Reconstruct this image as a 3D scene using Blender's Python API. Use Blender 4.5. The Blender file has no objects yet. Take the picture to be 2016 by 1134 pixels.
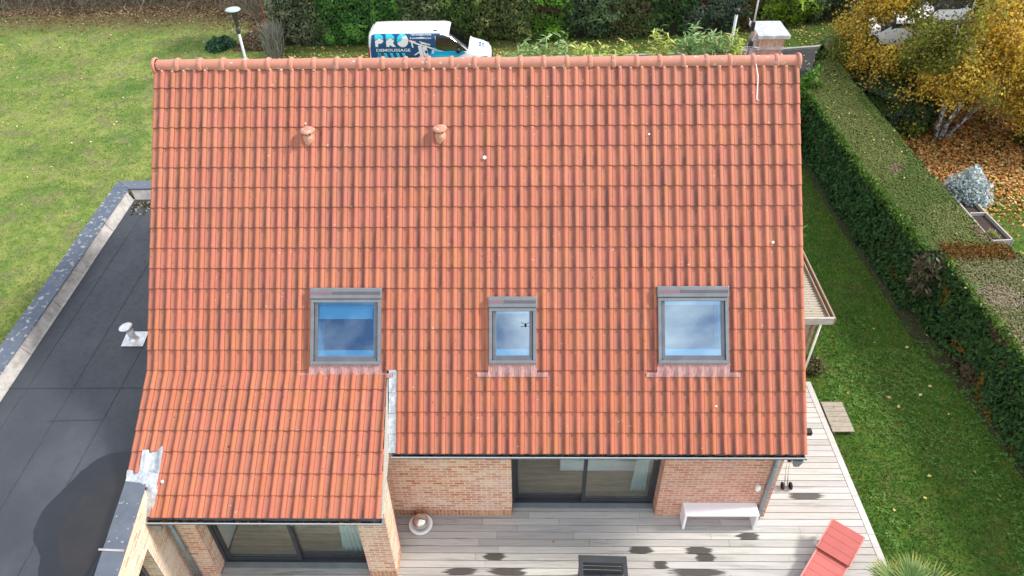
import bpy, math, random
import numpy as np
from mathutils import Vector, Matrix
random.seed(7); rng = np.random.default_rng(7)
S = bpy.context.scene
col = S.collection
PI = math.pi
# ------------------------------------------------------------------ camera
CF, CP, CRO, CYA = 1441.3, math.radians(40.11), math.radians(-1.0), math.radians(1.386)
CAM = np.array([7.24, -9.03, 14.11])
def _axes():
    cp, sp = math.cos(CP), math.sin(CP)
    f = np.array([0, cp, -sp]); u = np.array([0, sp, cp]); r = np.array([1., 0, 0])
    cr, sr = math.cos(CRO), math.sin(CRO)
    r, u = cr*r+sr*u, -sr*r+cr*u
    cy, sy = math.cos(CYA), math.sin(CYA)
    M = np.array([[cy, -sy, 0], [sy, cy, 0], [0, 0, 1]])
    return M@r, M@u, M@f
CR_, CU_, CFW = _axes()
cd = bpy.data.cameras.new('camera'); cam = bpy.data.objects.new('camera', cd); col.objects.link(cam)
cd.sensor_width = 36; cd.lens = CF/2016*36; cd.clip_start = 0.05; cd.clip_end = 2000
mw = Matrix(((CR_[0], CU_[0], -CFW[0], CAM[0]), (CR_[1], CU_[1], -CFW[1], CAM[1]), (CR_[2], CU_[2], -CFW[2], CAM[2]), (0, 0, 0, 1)))
cam.matrix_world = mw
S.camera = cam
def ray(px, py):
    return CFW+CR_*(px-1008)/CF-CU_*(py-567)/CF
def onz(px, py, z=0.): d = ray(px, py); t = (z-CAM[2])/d[2]; return CAM+d*t      # a point at its real height
def ony(px, py, y): d = ray(px, py); t = (y-CAM[1])/d[1]; return CAM+d*t          # a point on a wall of known depth
def onx(px, py, x): d = ray(px, py); t = (x-CAM[0])/d[0]; return CAM+d*t
# ------------------------------------------------------------------ world, sun, exposure
SUN = Vector((0.74, 0.09, 0.66)).normalized()
w = bpy.data.worlds.new('World'); S.world = w; w.use_nodes = True
nt = w.node_tree; nt.nodes.clear()
def N(nt, t, **kw):
    n = nt.nodes.new(t)
    for k, v in kw.items():
        if k in n.inputs.keys(): n.inputs[k].default_value = v
        else: setattr(n, k, v)
    return n
out = N(nt, 'ShaderNodeOutputWorld'); bg = N(nt, 'ShaderNodeBackground'); bg.inputs['Strength'].default_value = 0.15
sky = N(nt, 'ShaderNodeTexSky'); sky.sky_type = 'NISHITA'; sky.sun_disc = False
sky.sun_elevation = math.asin(SUN.z); sky.sun_rotation = math.atan2(SUN.x, SUN.y)
tc = N(nt, 'ShaderNodeTexCoord'); mp = N(nt, 'ShaderNodeMapping'); mp.inputs['Scale'].default_value = (1, 1, 2.0); mp.inputs['Location'].default_value = (1.37, 2.1, 0)
nz = N(nt, 'ShaderNodeTexNoise'); nz.inputs['Scale'].default_value = 4.6; nz.inputs['Detail'].default_value = 7; nz.inputs['Roughness'].default_value = .55
nz.inputs['Distortion'].default_value = .35
cr = N(nt, 'ShaderNodeValToRGB'); cr.color_ramp.elements[0].position = .36; cr.color_ramp.elements[1].position = .64
mx = N(nt, 'ShaderNodeMixRGB'); mx.inputs[2].default_value = (8.2, 8.2, 8.1, 1)
L = nt.links.new
L(tc.outputs['Generated'], mp.inputs[0]); L(mp.outputs[0], nz.inputs['Vector']); L(nz.outputs['Fac'], cr.inputs[0])
L(cr.outputs[0], mx.inputs[0]); L(sky.outputs[0], mx.inputs[1]); L(mx.outputs[0], bg.inputs[0]); L(bg.outputs[0], out.inputs[0])
sd = bpy.data.lights.new('sun', 'SUN'); so = bpy.data.objects.new('sun', sd); col.objects.link(so)
sd.energy = 2.7; sd.angle = math.radians(9.0); sd.color = (1, .94, .85)
so.rotation_euler = (-SUN).to_track_quat('-Z', 'Y').to_euler()
S.view_settings.view_transform = 'Standard'; S.view_settings.look = 'None'; S.view_settings.gamma = 1
S.view_settings.exposure = 0.68; S.view_settings.use_curve_mapping = False
S.render.engine = 'CYCLES'; S.cycles.max_bounces = 6; S.cycles.transparent_max_bounces = 12; S.cycles.use_denoising = True

# ------------------------------------------------------------------ helpers
def tag(o, label=None, cat=None, group=None, kind=None):
    if label: o['label'] = label
    if cat: o['category'] = cat
    if group: o['group'] = group
    if kind: o['kind'] = kind
    return o
def empty(name, loc=(0, 0, 0), rz=0., label=None, cat=None, group=None):
    o = bpy.data.objects.new(name, None); col.objects.link(o); o.location = loc; o.rotation_euler = (0, 0, rz)
    o.empty_display_size = .2
    return tag(o, label, cat, group)
def copy_tree(o, parent=None):
    c = o.copy(); col.objects.link(c)
    if parent: c.parent = parent
    for ch in list(o.children): copy_tree(ch, c)
    return c
def nrm(v): v = np.asarray(v, float); return v/max(np.linalg.norm(v), 1e-9)
class MB:
    """collects shapes of ONE mesh"""
    def __init__(s, origin=(0, 0, 0)): s.v = []; s.f = []; s.o = np.array(origin, float); s.sm = []; s.c = []; s.col = None
    def add(s, vs, fs, smooth=False, colr=None):
        b = len(s.v); s.v.extend([tuple(np.asarray(p, float)-s.o) for p in vs])
        s.f.extend([tuple(b+i for i in f) for f in fs]); s.sm.extend([smooth]*len(fs))
        if colr is not None or s.col is not None:
            s.col = True; s.c.extend([(b, b+len(vs), colr)])
    def hexa(s, p): s.add(p, [(0, 3, 2, 1), (4, 5, 6, 7), (0, 1, 5, 4), (1, 2, 6, 5), (2, 3, 7, 6), (3, 0, 4, 7)])
    def box(s, x0, x1, y0, y1, z0, z1):
        s.hexa([(x0, y0, z0), (x1, y0, z0), (x1, y1, z0), (x0, y1, z0), (x0, y0, z1), (x1, y0, z1), (x1, y1, z1), (x0, y1, z1)])
    def prism(s, poly, d):
        """polygon (3-D points) extruded by vector d"""
        n = len(poly); a = [np.array(p, float) for p in poly]; b = [p+np.array(d, float) for p in a]
        s.add(a+b, [tuple(range(n))[::-1], tuple(range(n, 2*n))]+[(i, (i+1) % n, n+(i+1) % n, n+i) for i in range(n)])
    def beam(s, a, b, w, h, up=(0, 0, 1)):
        a = np.array(a, float); b = np.array(b, float); d = nrm(b-a); u = np.array(up, float)
        if abs(d@u) > .99: u = np.array([0, 1., 0])
        sd_ = nrm(np.cross(d, u)); u = np.cross(sd_, d); x = sd_*w/2; y = u*h/2
        s.hexa([a-x-y, a+x-y, b+x-y, b-x-y, a-x+y, a+x+y, b+x+y, b-x+y])
    def tube(s, path, r, n=8, caps=True):
        path = [np.array(p, float) for p in path]; rs = r if hasattr(r, '__len__') else [r]*len(path)
        vs = []; fs = []; ref = np.array([0.31, .22, .93])
        for i, p in enumerate(path):
            d = nrm(path[min(i+1, len(path)-1)]-path[max(i-1, 0)]); a = nrm(np.cross(d, ref)); b = np.cross(d, a)
            for k in range(n):
                t = 2*PI*k/n; vs.append(p+rs[i]*(math.cos(t)*a+math.sin(t)*b))
        for i in range(len(path)-1):
            for k in range(n): fs.append((i*n+k, i*n+(k+1) % n, (i+1)*n+(k+1) % n, (i+1)*n+k))
        if caps: fs.append(tuple(range(n))[::-1]); fs.append(tuple(range((len(path)-1)*n, len(path)*n)))
        s.add(vs, fs, True)
    def lathe(s, prof, c=(0, 0, 0), n=24, axis=(0, 0, 1)):
        c = np.array(c, float); ax = nrm(axis); a = nrm(np.cross(ax, (0.1, 1, .05))); b = np.cross(ax, a); vs = []; fs = []
        for (r, z) in prof:
            for k in range(n):
                t = 2*PI*k/n; vs.append(c+ax*z+r*(math.cos(t)*a+math.sin(t)*b))
        for i in range(len(prof)-1):
            for k in range(n): fs.append((i*n+k, i*n+(k+1) % n, (i+1)*n+(k+1) % n, (i+1)*n+k))
        s.add(vs, fs, True)
    def comps(s):
        par = list(range(len(s.v)))
        def fd(i):
            while par[i] != i: par[i] = par[par[i]]; i = par[i]
            return i
        for f in s.f:
            r = fd(f[0])
            for i in f[1:]: par[fd(i)] = r
        g = {}
        for k, f in enumerate(s.f): g.setdefault(fd(f[0]), []).append(k)
        out = []
        for ks in g.values():
            ids = sorted({i for k in ks for i in s.f[k]}); mp_ = {i: j for j, i in enumerate(ids)}; q = MB(s.o); q.v = [s.v[i] for i in ids]; q.f = [tuple(mp_[i] for i in s.f[k]) for k in ks]; q.sm = [s.sm[k] for k in ks]; out.append(q)
        return out
    def build(s, name, m, parent=None, bevel=0, uv=True, loc=None, split=False):
        if split: return [q.build(name, m, parent, bevel, uv, loc) for q in s.comps()]
        me = bpy.data.meshes.new(name); me.from_pydata(s.v, [], s.f); me.update()
        me.polygons.foreach_set('use_smooth', s.sm)
        if uv:
            ul = me.uv_layers.new(name='UVMap'); V = np.array(s.v)+s.o; k = 0; data = np.zeros((len(me.loops), 2))
            for p in me.polygons:
                n = p.normal; ax = 0 if abs(n.x) > max(abs(n.y), abs(n.z)*.9) else (1 if abs(n.y) > abs(n.z)*.9 else 2)
                for li in p.loop_indices:
                    q = V[me.loops[li].vertex_index]
                    data[li] = (q[1], q[2]) if ax == 0 else ((q[0], q[2]) if ax == 1 else (q[0], q[1]))
            ul.data.foreach_set('uv', data.ravel())
        if s.col:
            ca = me.color_attributes.new('col', 'FLOAT_COLOR', 'POINT'); arr = np.ones((len(s.v), 4))
            for b, e, c in s.c:
                if c is not None: arr[b:e, :3] = c
            ca.data.foreach_set('color', arr.ravel())
        me.materials.append(m)
        o = bpy.data.objects.new(name, me); col.objects.link(o)
        if parent: o.parent = parent
        if loc is not None: o.location = loc
        if bevel:
            b = o.modifiers.new('bevel', 'BEVEL'); b.width = bevel; b.segments = 2; b.limit_method = 'ANGLE'; b.angle_limit = .6
        return o
def npmesh(name, V, F, m, parent=None, cols=None, smooth=False):
    """fast mesh: V (n,3), F (m,k)"""
    me = bpy.data.meshes.new(name); n, k = F.shape
    me.vertices.add(len(V)); me.vertices.foreach_set('co', V.astype(np.float32).ravel())
    me.loops.add(n*k); me.loops.foreach_set('vertex_index', F.astype(np.int32).ravel())
    me.polygons.add(n); me.polygons.foreach_set('loop_start', np.arange(0, n*k, k, dtype=np.int32))
    try: me.polygons.foreach_set('loop_total', np.full(n, k, dtype=np.int32))
    except Exception: pass
    me.update(calc_edges=True)
    if cols is not None:
        ca = me.color_attributes.new('col', 'FLOAT_COLOR', 'POINT'); a = np.ones((len(V), 4), np.float32); a[:, :3] = cols
        ca.data.foreach_set('color', a.ravel())
    me.materials.append(m); o = bpy.data.objects.new(name, me); col.objects.link(o)
    if parent: o.parent = parent
    return o
def randdir(n):
    v = rng.normal(size=(n, 3)); return v/np.linalg.norm(v, axis=1)[:, None]
def leaves(name, P, size, cols, m, parent=None, nrmdir=None, spread=1., long=1.6, axis=None, aspread=.6):
    """many leaf-sized folded quads at points P; size scalar/array; cols (n,3)"""
    n = len(P); sz = np.broadcast_to(np.asarray(size, float), (n,))*rng.uniform(.7, 1.3, n)
    nd = randdir(n)*spread
    if nrmdir is not None: nd = nd+nrmdir
    nd /= np.linalg.norm(nd, axis=1)[:, None]
    a = randdir(n)*(aspread if axis is not None else 1)
    if axis is not None: a = a+axis
    a -= nd*np.sum(a*nd, axis=1)[:, None]; a /= np.linalg.norm(a, axis=1)[:, None]+1e-9
    b = np.cross(nd, a); sz = sz[:, None]
    V = np.stack([P-a*sz*long/2, P+b*sz*.5+nd*sz*.12, P+a*sz*long/2, P-b*sz*.5+nd*sz*.12], 1).reshape(-1, 3)
    F = np.arange(n*4).reshape(n, 4)
    return npmesh(name, V, F, m, parent, np.repeat(cols, 4, axis=0))
def pick(cols, n, jit=.15, p=None):
    c = np.array(cols, float)[rng.choice(len(cols), n, p=p)]
    return np.clip(c*rng.uniform(1-jit, 1+jit, (n, 1))*rng.uniform(1-jit*.4, 1+jit*.4, (n, 3)), 0, 1)
def vnoise(P, scale, seed=0):
    """cheap smooth 3-D value noise in numpy, 0..1"""
    r = np.random.default_rng(seed); T = r.random((17, 17, 17)); q = np.asarray(P)*scale+1000; i = np.floor(q).astype(int); f = q-i; f = f*f*(3-2*f); i %= 16; o = 0
    for dx in (0, 1):
        for dy in (0, 1):
            for dz in (0, 1):
                wt = (f[:, 0] if dx else 1-f[:, 0])*(f[:, 1] if dy else 1-f[:, 1])*(f[:, 2] if dz else 1-f[:, 2])
                o = o+wt*T[(i[:, 0]+dx) % 16, (i[:, 1]+dy) % 16, (i[:, 2]+dz) % 16]
    return o
# ------------------------------------------------------------------ materials
def newmat(name):
    m = bpy.data.materials.new(name); m.use_nodes = True; t = m.node_tree; t.nodes.clear()
    o = N(t, 'ShaderNodeOutputMaterial'); b = N(t, 'ShaderNodeBsdfPrincipled'); t.links.new(b.outputs[0], o.inputs[0]); return m, t, b, o
def ramp(t, pts):
    r = N(t, 'ShaderNodeValToRGB'); e = r.color_ramp.elements
    while len(e) < len(pts): e.new(.5)
    for i, (p, c) in enumerate(pts): e[i].position = p; e[i].color = (*c, 1) if len(c) == 3 else c
    return r
def noise(t, src, scale, detail=5, rough=.6, stretch=(1, 1, 1), dist=0., loc=(0, 0, 0)):
    mpn = N(t, 'ShaderNodeMapping'); mpn.inputs['Scale'].default_value = stretch; mpn.inputs['Location'].default_value = loc
    n = N(t, 'ShaderNodeTexNoise'); n.inputs['Scale'].default_value = scale; n.inputs['Detail'].default_value = detail
    n.inputs['Roughness'].default_value = rough; n.inputs['Distortion'].default_value = dist
    t.links.new(src, mpn.inputs[0]); t.links.new(mpn.outputs[0], n.inputs['Vector']); return n.outputs['Fac']
def mixc(t, fac, a, b, mode='MIX'):
    m = N(t, 'ShaderNodeMixRGB'); m.blend_type = mode
    for i, x in enumerate((fac, a, b)):
        if isinstance(x, (int, float)): m.inputs[i].default_value = x
        elif isinstance(x, tuple): m.inputs[i].default_value = (*x, 1)
        else: t.links.new(x, m.inputs[i])
    return m.outputs[0]
def mth(t, op, a, b=None, c=None, clamp=False):
    m = N(t, 'ShaderNodeMath'); m.operation = op; m.use_clamp = clamp
    for i, x in enumerate((a, b, c)):
        if x is None: continue
        if isinstance(x, (int, float)): m.inputs[i].default_value = x
        else: t.links.new(x, m.inputs[i])
    return m.outputs[0]
def bump(t, b, h, strength=.3, dist=.02):
    n = N(t, 'ShaderNodeBump'); n.inputs['Strength'].default_value = strength; n.inputs['Distance'].default_value = dist
    t.links.new(h, n.inputs['Height']); t.links.new(n.outputs[0], b.inputs['Normal'])
def pm(name, c1, c2=None, scale=6., rough=.6, metal=0., stretch=(1, 1, 1), bmp=.15, contrast=(.35, .65), coord='Object', spots=None, spotpos=(.68, .74), spotscale=30):
    m, t, b, o = newmat(name); src = N(t, 'ShaderNodeTexCoord').outputs[coord]
    c2 = c2 or tuple(x*.8 for x in c1)
    f = noise(t, src, scale, 6, .65, stretch); r = ramp(t, [(contrast[0], c1), (contrast[1], c2)]); t.links.new(f, r.inputs[0]); c = r.outputs[0]
    if spots:
        g = noise(t, src, spotscale, 3, .6); rr = ramp(t, [(spotpos[0], (0, 0, 0)), (spotpos[1], (1, 1, 1))]); t.links.new(g, rr.inputs[0])
        c = mixc(t, rr.outputs[0], c, spots)
    t.links.new(c, b.inputs['Base Color']); b.inputs['Roughness'].default_value = rough; b.inputs['Metallic'].default_value = metal
    if bmp: bump(t, b, noise(t, src, scale*4, 4, .6, stretch), bmp, .01)
    return m
def leafmat(name, trans=.25, rough=.6):
    m, t, b, o = newmat(name); a = N(t, 'ShaderNodeAttribute'); a.attribute_name = 'col'
    t.links.new(a.outputs['Color'], b.inputs['Base Color']); b.inputs['Roughness'].default_value = rough
    b.inputs['Specular IOR Level'].default_value = .25
    tr = N(t, 'ShaderNodeBsdfTranslucent'); t.links.new(a.outputs['Color'], tr.inputs[0]); ms = N(t, 'ShaderNodeMixShader'); ms.inputs[0].default_value = trans
    t.links.new(b.outputs[0], ms.inputs[1]); t.links.new(tr.outputs[0], ms.inputs[2]); t.links.new(ms.outputs[0], o.inputs[0]); return m
LEAF = leafmat('leaf'); BLEAF = leafmat('birch_leaf', .42); NEEDLE = leafmat('needle_spray', .12, .7); GRASSM = leafmat('grass_blade', .2, .8); DRYLEAF = leafmat('dry_leaf', .15, .7)
def bricks(name, cols, mortar, rot=False, white=.25, offs=(0, 0)):
    m, t, b, o = newmat(name); src = N(t, 'ShaderNodeTexCoord').outputs['UV']
    mpn = N(t, 'ShaderNodeMapping'); mpn.inputs['Location'].default_value = (offs[0], offs[1], 0)
    if rot: mpn.inputs['Rotation'].default_value = (0, 0, PI/2)
    wob = N(t, 'ShaderNodeTexNoise'); wob.inputs['Scale'].default_value = 14; t.links.new(src, wob.inputs['Vector'])
    vadd = N(t, 'ShaderNodeMixRGB'); vadd.blend_type = 'LINEAR_LIGHT'; vadd.inputs[0].default_value = .012; t.links.new(src, vadd.inputs[1]); t.links.new(wob.outputs['Color'], vadd.inputs[2])
    t.links.new(vadd.outputs[0], mpn.inputs[0])
    br = N(t, 'ShaderNodeTexBrick'); t.links.new(mpn.outputs[0], br.inputs['Vector']); br.inputs['Scale'].default_value = 1
    br.inputs['Brick Width'].default_value = .225; br.inputs['Row Height'].default_value = .081; br.inputs['Mortar Size'].default_value = .012
    br.inputs['Mortar Smooth'].default_value = .4; br.inputs['Bias'].default_value = 0
    br.inputs['Color1'].default_value = (0, 0, 0, 1); br.inputs['Color2'].default_value = (1, 1, 1, 1); br.inputs['Mortar'].default_value = (.5, .5, .5, 1)
    r = ramp(t, [(i/(len(cols)-1), c) for i, c in enumerate(cols)]); t.links.new(br.outputs['Color'], r.inputs[0])
    f = noise(t, src, 18, 5, .7, (1, 2.2, 1)); c = mixc(t, .55, r.outputs[0], mixc(t, f, (.30, .12, .07), (.95, .80, .62)), 'OVERLAY')
    big = noise(t, src, 1.3, 5, .65); rb = ramp(t, [(.45, (0, 0, 0)), (.62, (white*.75,)*3)]); t.links.new(big, rb.inputs[0])
    c = mixc(t, mth(t, 'MULTIPLY', rb.outputs[0], mth(t, 'MULTIPLY_ADD', noise(t, src, 9, 4, .7, (1, 2, 1)), 2.5, -.6, True)), c, (.84, .74, .68))
    sp = noise(t, src, 26, 4, .7, (1, 2, 1)); rs = ramp(t, [(.56, (0, 0, 0)), (.66, (.6, .6, .6))]); t.links.new(sp, rs.inputs[0])
    c = mixc(t, rs.outputs[0], c, (.70, .58, .46))
    mort = mixc(t, noise(t, src, 30, 3), mortar, tuple(x*.8 for x in mortar))
    c = mixc(t, br.outputs['Fac'], c, mort); t.links.new(c, b.inputs['Base Color']); b.inputs['Roughness'].default_value = .9
    h = mth(t, 'SUBTRACT', f, br.outputs['Fac']); bump(t, b, h, .5, .008); return m
CREAM = [(.40, .13, .08), (.58, .30, .20), (.46, .18, .12), (.72, .52, .38), (.44, .16, .10), (.70, .46, .35), (.56, .26, .18)]
BRICK = bricks('handmade_brick', CREAM, (.82, .74, .60), white=.7)
BRICKP = bricks('pale_brick', [(.56, .30, .21), (.74, .55, .42), (.62, .38, .28), (.78, .66, .54)], (.82, .76, .66), white=.9)  # paler brick and mortar tones with more white patches, for the annex walls
BRICKR = bricks('reddish_brick', [(.42, .15, .11), (.56, .25, .19), (.48, .19, .14), (.62, .36, .28), (.38, .14, .10)], (.70, .58, .47), white=.35)
SOLD = bricks('soldier_brick', [(.30, .12, .07), (.46, .22, .12), (.38, .17, .10), (.52, .32, .19)], (.58, .46, .33), rot=True, white=.1)
# roof tiles: colour from the tile's own tint, grime streaks and painted shade in the pans
def tilemat():
    m, t, b, o = newmat('clay_roof_tile'); tcn = N(t, 'ShaderNodeTexCoord'); a = N(t, 'ShaderNodeAttribute'); a.attribute_name = 'col'
    uvn = N(t, 'ShaderNodeSeparateXYZ'); t.links.new(tcn.outputs['UV'], uvn.inputs[0]); u = uvn.outputs[0]; v = uvn.outputs[1]
    ob = tcn.outputs['Object']
    f1 = noise(t, ob, 1.2, 6, .7, (2.6, .8, .8)); f2 = noise(t, ob, 13, 5, .7, (1.6, .5, .5)); f3 = noise(t, ob, 60, 4, .7)
    c = mixc(t, .35, a.outputs['Color'], mixc(t, f2, (.20, .14, .15), (.95, .82, .72)), 'OVERLAY')
    c = mixc(t, .14, c, mixc(t, f3, (0, 0, 0), (1, 1, 1)), 'OVERLAY')
    # flat pans are duller and pinker than the rolls
    pan = ramp(t, [(.02, (0, 0, 0)), (.16, (1, 1, 1)), (.5, (1, 1, 1)), (.66, (0, 0, 0))]); t.links.new(u, pan.inputs[0])
    c = mixc(t, mth(t, 'MULTIPLY', pan.outputs[0], mth(t, 'MULTIPLY_ADD', f1, .9, .05)), c, (.345, .148, .106))
    # grime, plus the roll's shade painted into the channel beside it
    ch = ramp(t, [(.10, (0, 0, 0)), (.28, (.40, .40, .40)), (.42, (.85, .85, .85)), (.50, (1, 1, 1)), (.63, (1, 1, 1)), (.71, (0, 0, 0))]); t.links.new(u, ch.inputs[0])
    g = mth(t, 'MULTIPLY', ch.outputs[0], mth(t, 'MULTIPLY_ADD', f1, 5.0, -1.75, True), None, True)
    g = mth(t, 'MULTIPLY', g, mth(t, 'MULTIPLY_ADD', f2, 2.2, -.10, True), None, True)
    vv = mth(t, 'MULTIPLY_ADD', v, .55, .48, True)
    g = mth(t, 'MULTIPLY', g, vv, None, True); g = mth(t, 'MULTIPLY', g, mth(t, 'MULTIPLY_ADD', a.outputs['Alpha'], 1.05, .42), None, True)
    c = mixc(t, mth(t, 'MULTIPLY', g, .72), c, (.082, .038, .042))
    jn = ramp(t, [(.0, (1, 1, 1)), (.022, (1, 1, 1)), (.045, (0, 0, 0))]); t.links.new(u, jn.inputs[0]); c = mixc(t, mth(t, 'MULTIPLY', jn.outputs[0], .6), c, (.08, .03, .022))
    lip = ramp(t, [(.0, (0, 0, 0)), (.955, (0, 0, 0)), (.985, (.38, .38, .38))]); t.links.new(v, lip.inputs[0]); c = mixc(t, lip.outputs[0], c, (.16, .055, .035))
    pat = mth(t, 'MULTIPLY_ADD', noise(t, ob, .7, 4, .6, (1, .7, .7), .3, (5, 5, 1)), 2.4, -1.0, True); c = mixc(t, mth(t, 'MULTIPLY', pat, mth(t, 'MULTIPLY', f2, .55)), c, (.23, .105, .085))
    lich = ramp(t, [(.735, (0, 0, 0)), (.76, (.8, .8, .8))]); t.links.new(noise(t, ob, 16, 2, .5, (1, 1, 1), 0, (3, 1, 7)), lich.inputs[0])
    c = mixc(t, lich.outputs[0], c, (.55, .50, .45))
    dk = ramp(t, [(.74, (0, 0, 0)), (.77, (.8, .8, .8))]); t.links.new(noise(t, ob, 11, 2, .5, (1, 1, 1), 0, (13, 5, 2)), dk.inputs[0])
    c = mixc(t, dk.outputs[0], c, (.05, .035, .03))
    t.links.new(c, b.inputs['Base Color']); b.inputs['Roughness'].default_value = .78; b.inputs['Specular IOR Level'].default_value = .3
    bump(t, b, f3, .25, .004); return m
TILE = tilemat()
RIDGE = pm('ridge_clay', (.56, .23, .15), (.47, .21, .16), 5, .75, spots=(.62, .55, .50), spotscale=9, spotpos=(.62, .70))
CLAYC = pm('weathered_clay_cap', (.50, .26, .18), (.46, .21, .14), 9, .8, spots=(.62, .52, .46), spotscale=13, spotpos=(.55, .68))
CLAYV = pm('vent_clay', (.50, .20, .11), (.60, .36, .26), 8, .75)
ZINC = pm('old_zinc', (.34, .38, .43), (.56, .58, .60), 9, .55, .35, bmp=.4, spots=(.74, .75, .76), spotscale=14, spotpos=(.55, .7))
GUT = pm('zinc_gutter', (.30, .34, .36), (.24, .28, .30), 3, .5, .5)
GBEAD = pm('bright_zinc_rim', (.46, .50, .53), (.38, .42, .45), 3, .45, .3)
GUTIN = pm('gutter_inside', (.022, .018, .016), (.05, .035, .025), 20, .9)
ANTH = pm('anthracite_metal', (.050, .054, .062), (.062, .066, .074), 3, .45, .3, bmp=0)
WINF = pm('grey_aluminium', (.12, .13, .15), (.16, .17, .19), 4, .45, .35, bmp=.03)
HOOD = pm('hood_aluminium', (.175, .185, .205), (.22, .23, .25), 4, .4, .3, bmp=.02)
HOODD = pm('hood_dark_strip', (.10, .09, .105), (.12, .105, .12), 4, .4, .1, bmp=0)
HOODR = pm('hood_sensor_strip', (.22, .12, .14), (.25, .14, .16), 4, .35, .1, bmp=0)
LEADP = pm('pink_pleated_lead', (.40, .16, .14), (.48, .33, .33), 22, .6, stretch=(3.5, .4, .4), bmp=.5, contrast=(.42, .60))
WHITEP = pm('white_lacquer', (.93, .93, .94), (.90, .90, .92), 2, .35, bmp=0)
WALLW = pm('white_plaster', (.75, .75, .73), (.7, .7, .69), 3, .8)
LINING = pm('pale_blue_lining', (.24, .56, .60), (.28, .60, .64), 2, .6, bmp=0)
DARKROOM = pm('dark_room_surface', (.010, .028, .055), (.018, .040, .075), 2, .9, bmp=0)
OAK = pm('oak_floor', (.62, .44, .29), (.44, .30, .19), 7, .45, stretch=(.35, 3, 1), bmp=.1)
VOILE = pm('pale_voile', (.50, .60, .60), (.60, .70, .69), 4, .9, bmp=.1)
BLACK = pm('black_plastic', (.012, .012, .014), (.02, .02, .022), 8, .5, bmp=0)
RUBBER = pm('tyre_rubber', (.02, .02, .02), (.03, .03, .03), 10, .85)
CHROME = pm('polished_steel', (.75, .72, .70), (.70, .66, .64), 2, .06, 1., bmp=0)
STEEL = pm('galvanised_steel', (.55, .57, .60), (.45, .47, .5), 12, .4, .7, bmp=.05)
CONC = pm('light_concrete', (.46, .48, .50), (.34, .35, .37), 5, .85, spots=(.60, .61, .62), spotscale=9, spotpos=(.5, .65))
WPAINT = pm('weathered_white_paint', (.52, .50, .47), (.38, .35, .31), 6, .7, stretch=(1, 4, 4))
TIMBER = pm('weathered_timber', (.36, .29, .22), (.22, .16, .11), 9, .85, stretch=(.4, 4, 4), bmp=.4)
TIMBERL = pm('weathered_timber_boards', (.42, .38, .31), (.25, .215, .17), 10, .85, stretch=(.5, 5, 5), bmp=.4, spots=(.12, .08, .05), spotscale=12, spotpos=(.6, .72))
def glassmat(name, tint, refl, rtint=(1, 1, 1), rough=0.):
    m, t, b, o = newmat(name); t.nodes.remove(b)
    tr = N(t, 'ShaderNodeBsdfTransparent'); tr.inputs[0].default_value = (*tint, 1); gl = N(t, 'ShaderNodeBsdfGlossy'); gl.inputs['Roughness'].default_value = rough
    gl.inputs['Color'].default_value = (*rtint, 1)
    lw = N(t, 'ShaderNodeLayerWeight'); lw.inputs['Blend'].default_value = .5; f = mth(t, 'MULTIPLY_ADD', mth(t, 'POWER', lw.outputs['Facing'], 4.5), .9, .04+refl, True)
    ms = N(t, 'ShaderNodeMixShader'); t.links.new(f, ms.inputs[0]); t.links.new(tr.outputs[0], ms.inputs[1]); t.links.new(gl.outputs[0], ms.inputs[2])
    t.links.new(ms.outputs[0], o.inputs[0]); return m
GLASSR = glassmat('coated_skylight_glass', (.68, .86, .98), .24, (.78, .90, 1))
GLASSD = glassmat('door_glass', (.90, .94, .93), .05)
GLASSC = glassmat('tinted_car_glass', (.20, .25, .25), .10)

# ------------------------------------------------------------------ the house: dimensions from the photograph
W = 12.5
YR, ZR, YE, ZE, YK, ZK, YW, ZW = 4.65, 8.337, -.487, 2.821, .588, 3.974, -1.778, 2.656
AM = math.atan2(ZR-ZE, YR-YE); AW = math.atan2(ZK-ZW, YK-YW)
def mainp(x, s, n=0.): return np.array([x, YR-s*math.cos(AM)-n*math.sin(AM), ZR-s*math.sin(AM)+n*math.cos(AM)])
def backp(x, s, n=0.): return np.array([x, YR+s*math.cos(AM)+n*math.sin(AM), ZR-s*math.sin(AM)+n*math.cos(AM)])
def wingp(x, s, n=0.): return np.array([x, YK-s*math.cos(AW)-n*math.sin(AW), ZK-s*math.sin(AW)+n*math.cos(AW)])
house = empty('brick_house', (6.2, 0, 0), 0, 'brick house with steep orange tiled roof, three roof windows and flat roofed annex', 'house')
hinv = Vector(house.location)
def hp(o, parent=None):
    """make o a part of the house while keeping its world position"""
    p = parent or house; o.parent = p
    o.matrix_parent_inverse = Matrix.Translation(-hinv) if p is house else Matrix.Identity(4)
    return o
HS = {}
def part(mb, name, m, parent=None, bevel=0, split=False):
    if split: return [part(q, name, m, parent, bevel) for q in mb.comps()]
    o = mb.build(name, m, None, bevel)
    if parent is None: hp(o)
    else: o.parent = parent; 
    return o
def sub(mb, name, m, parent, bevel=0, split=False):
    if split: return [sub(q, name, m, parent, bevel) for q in mb.comps()]
    o = mb.build(name, m, None, bevel); o.parent = parent; return o

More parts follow.
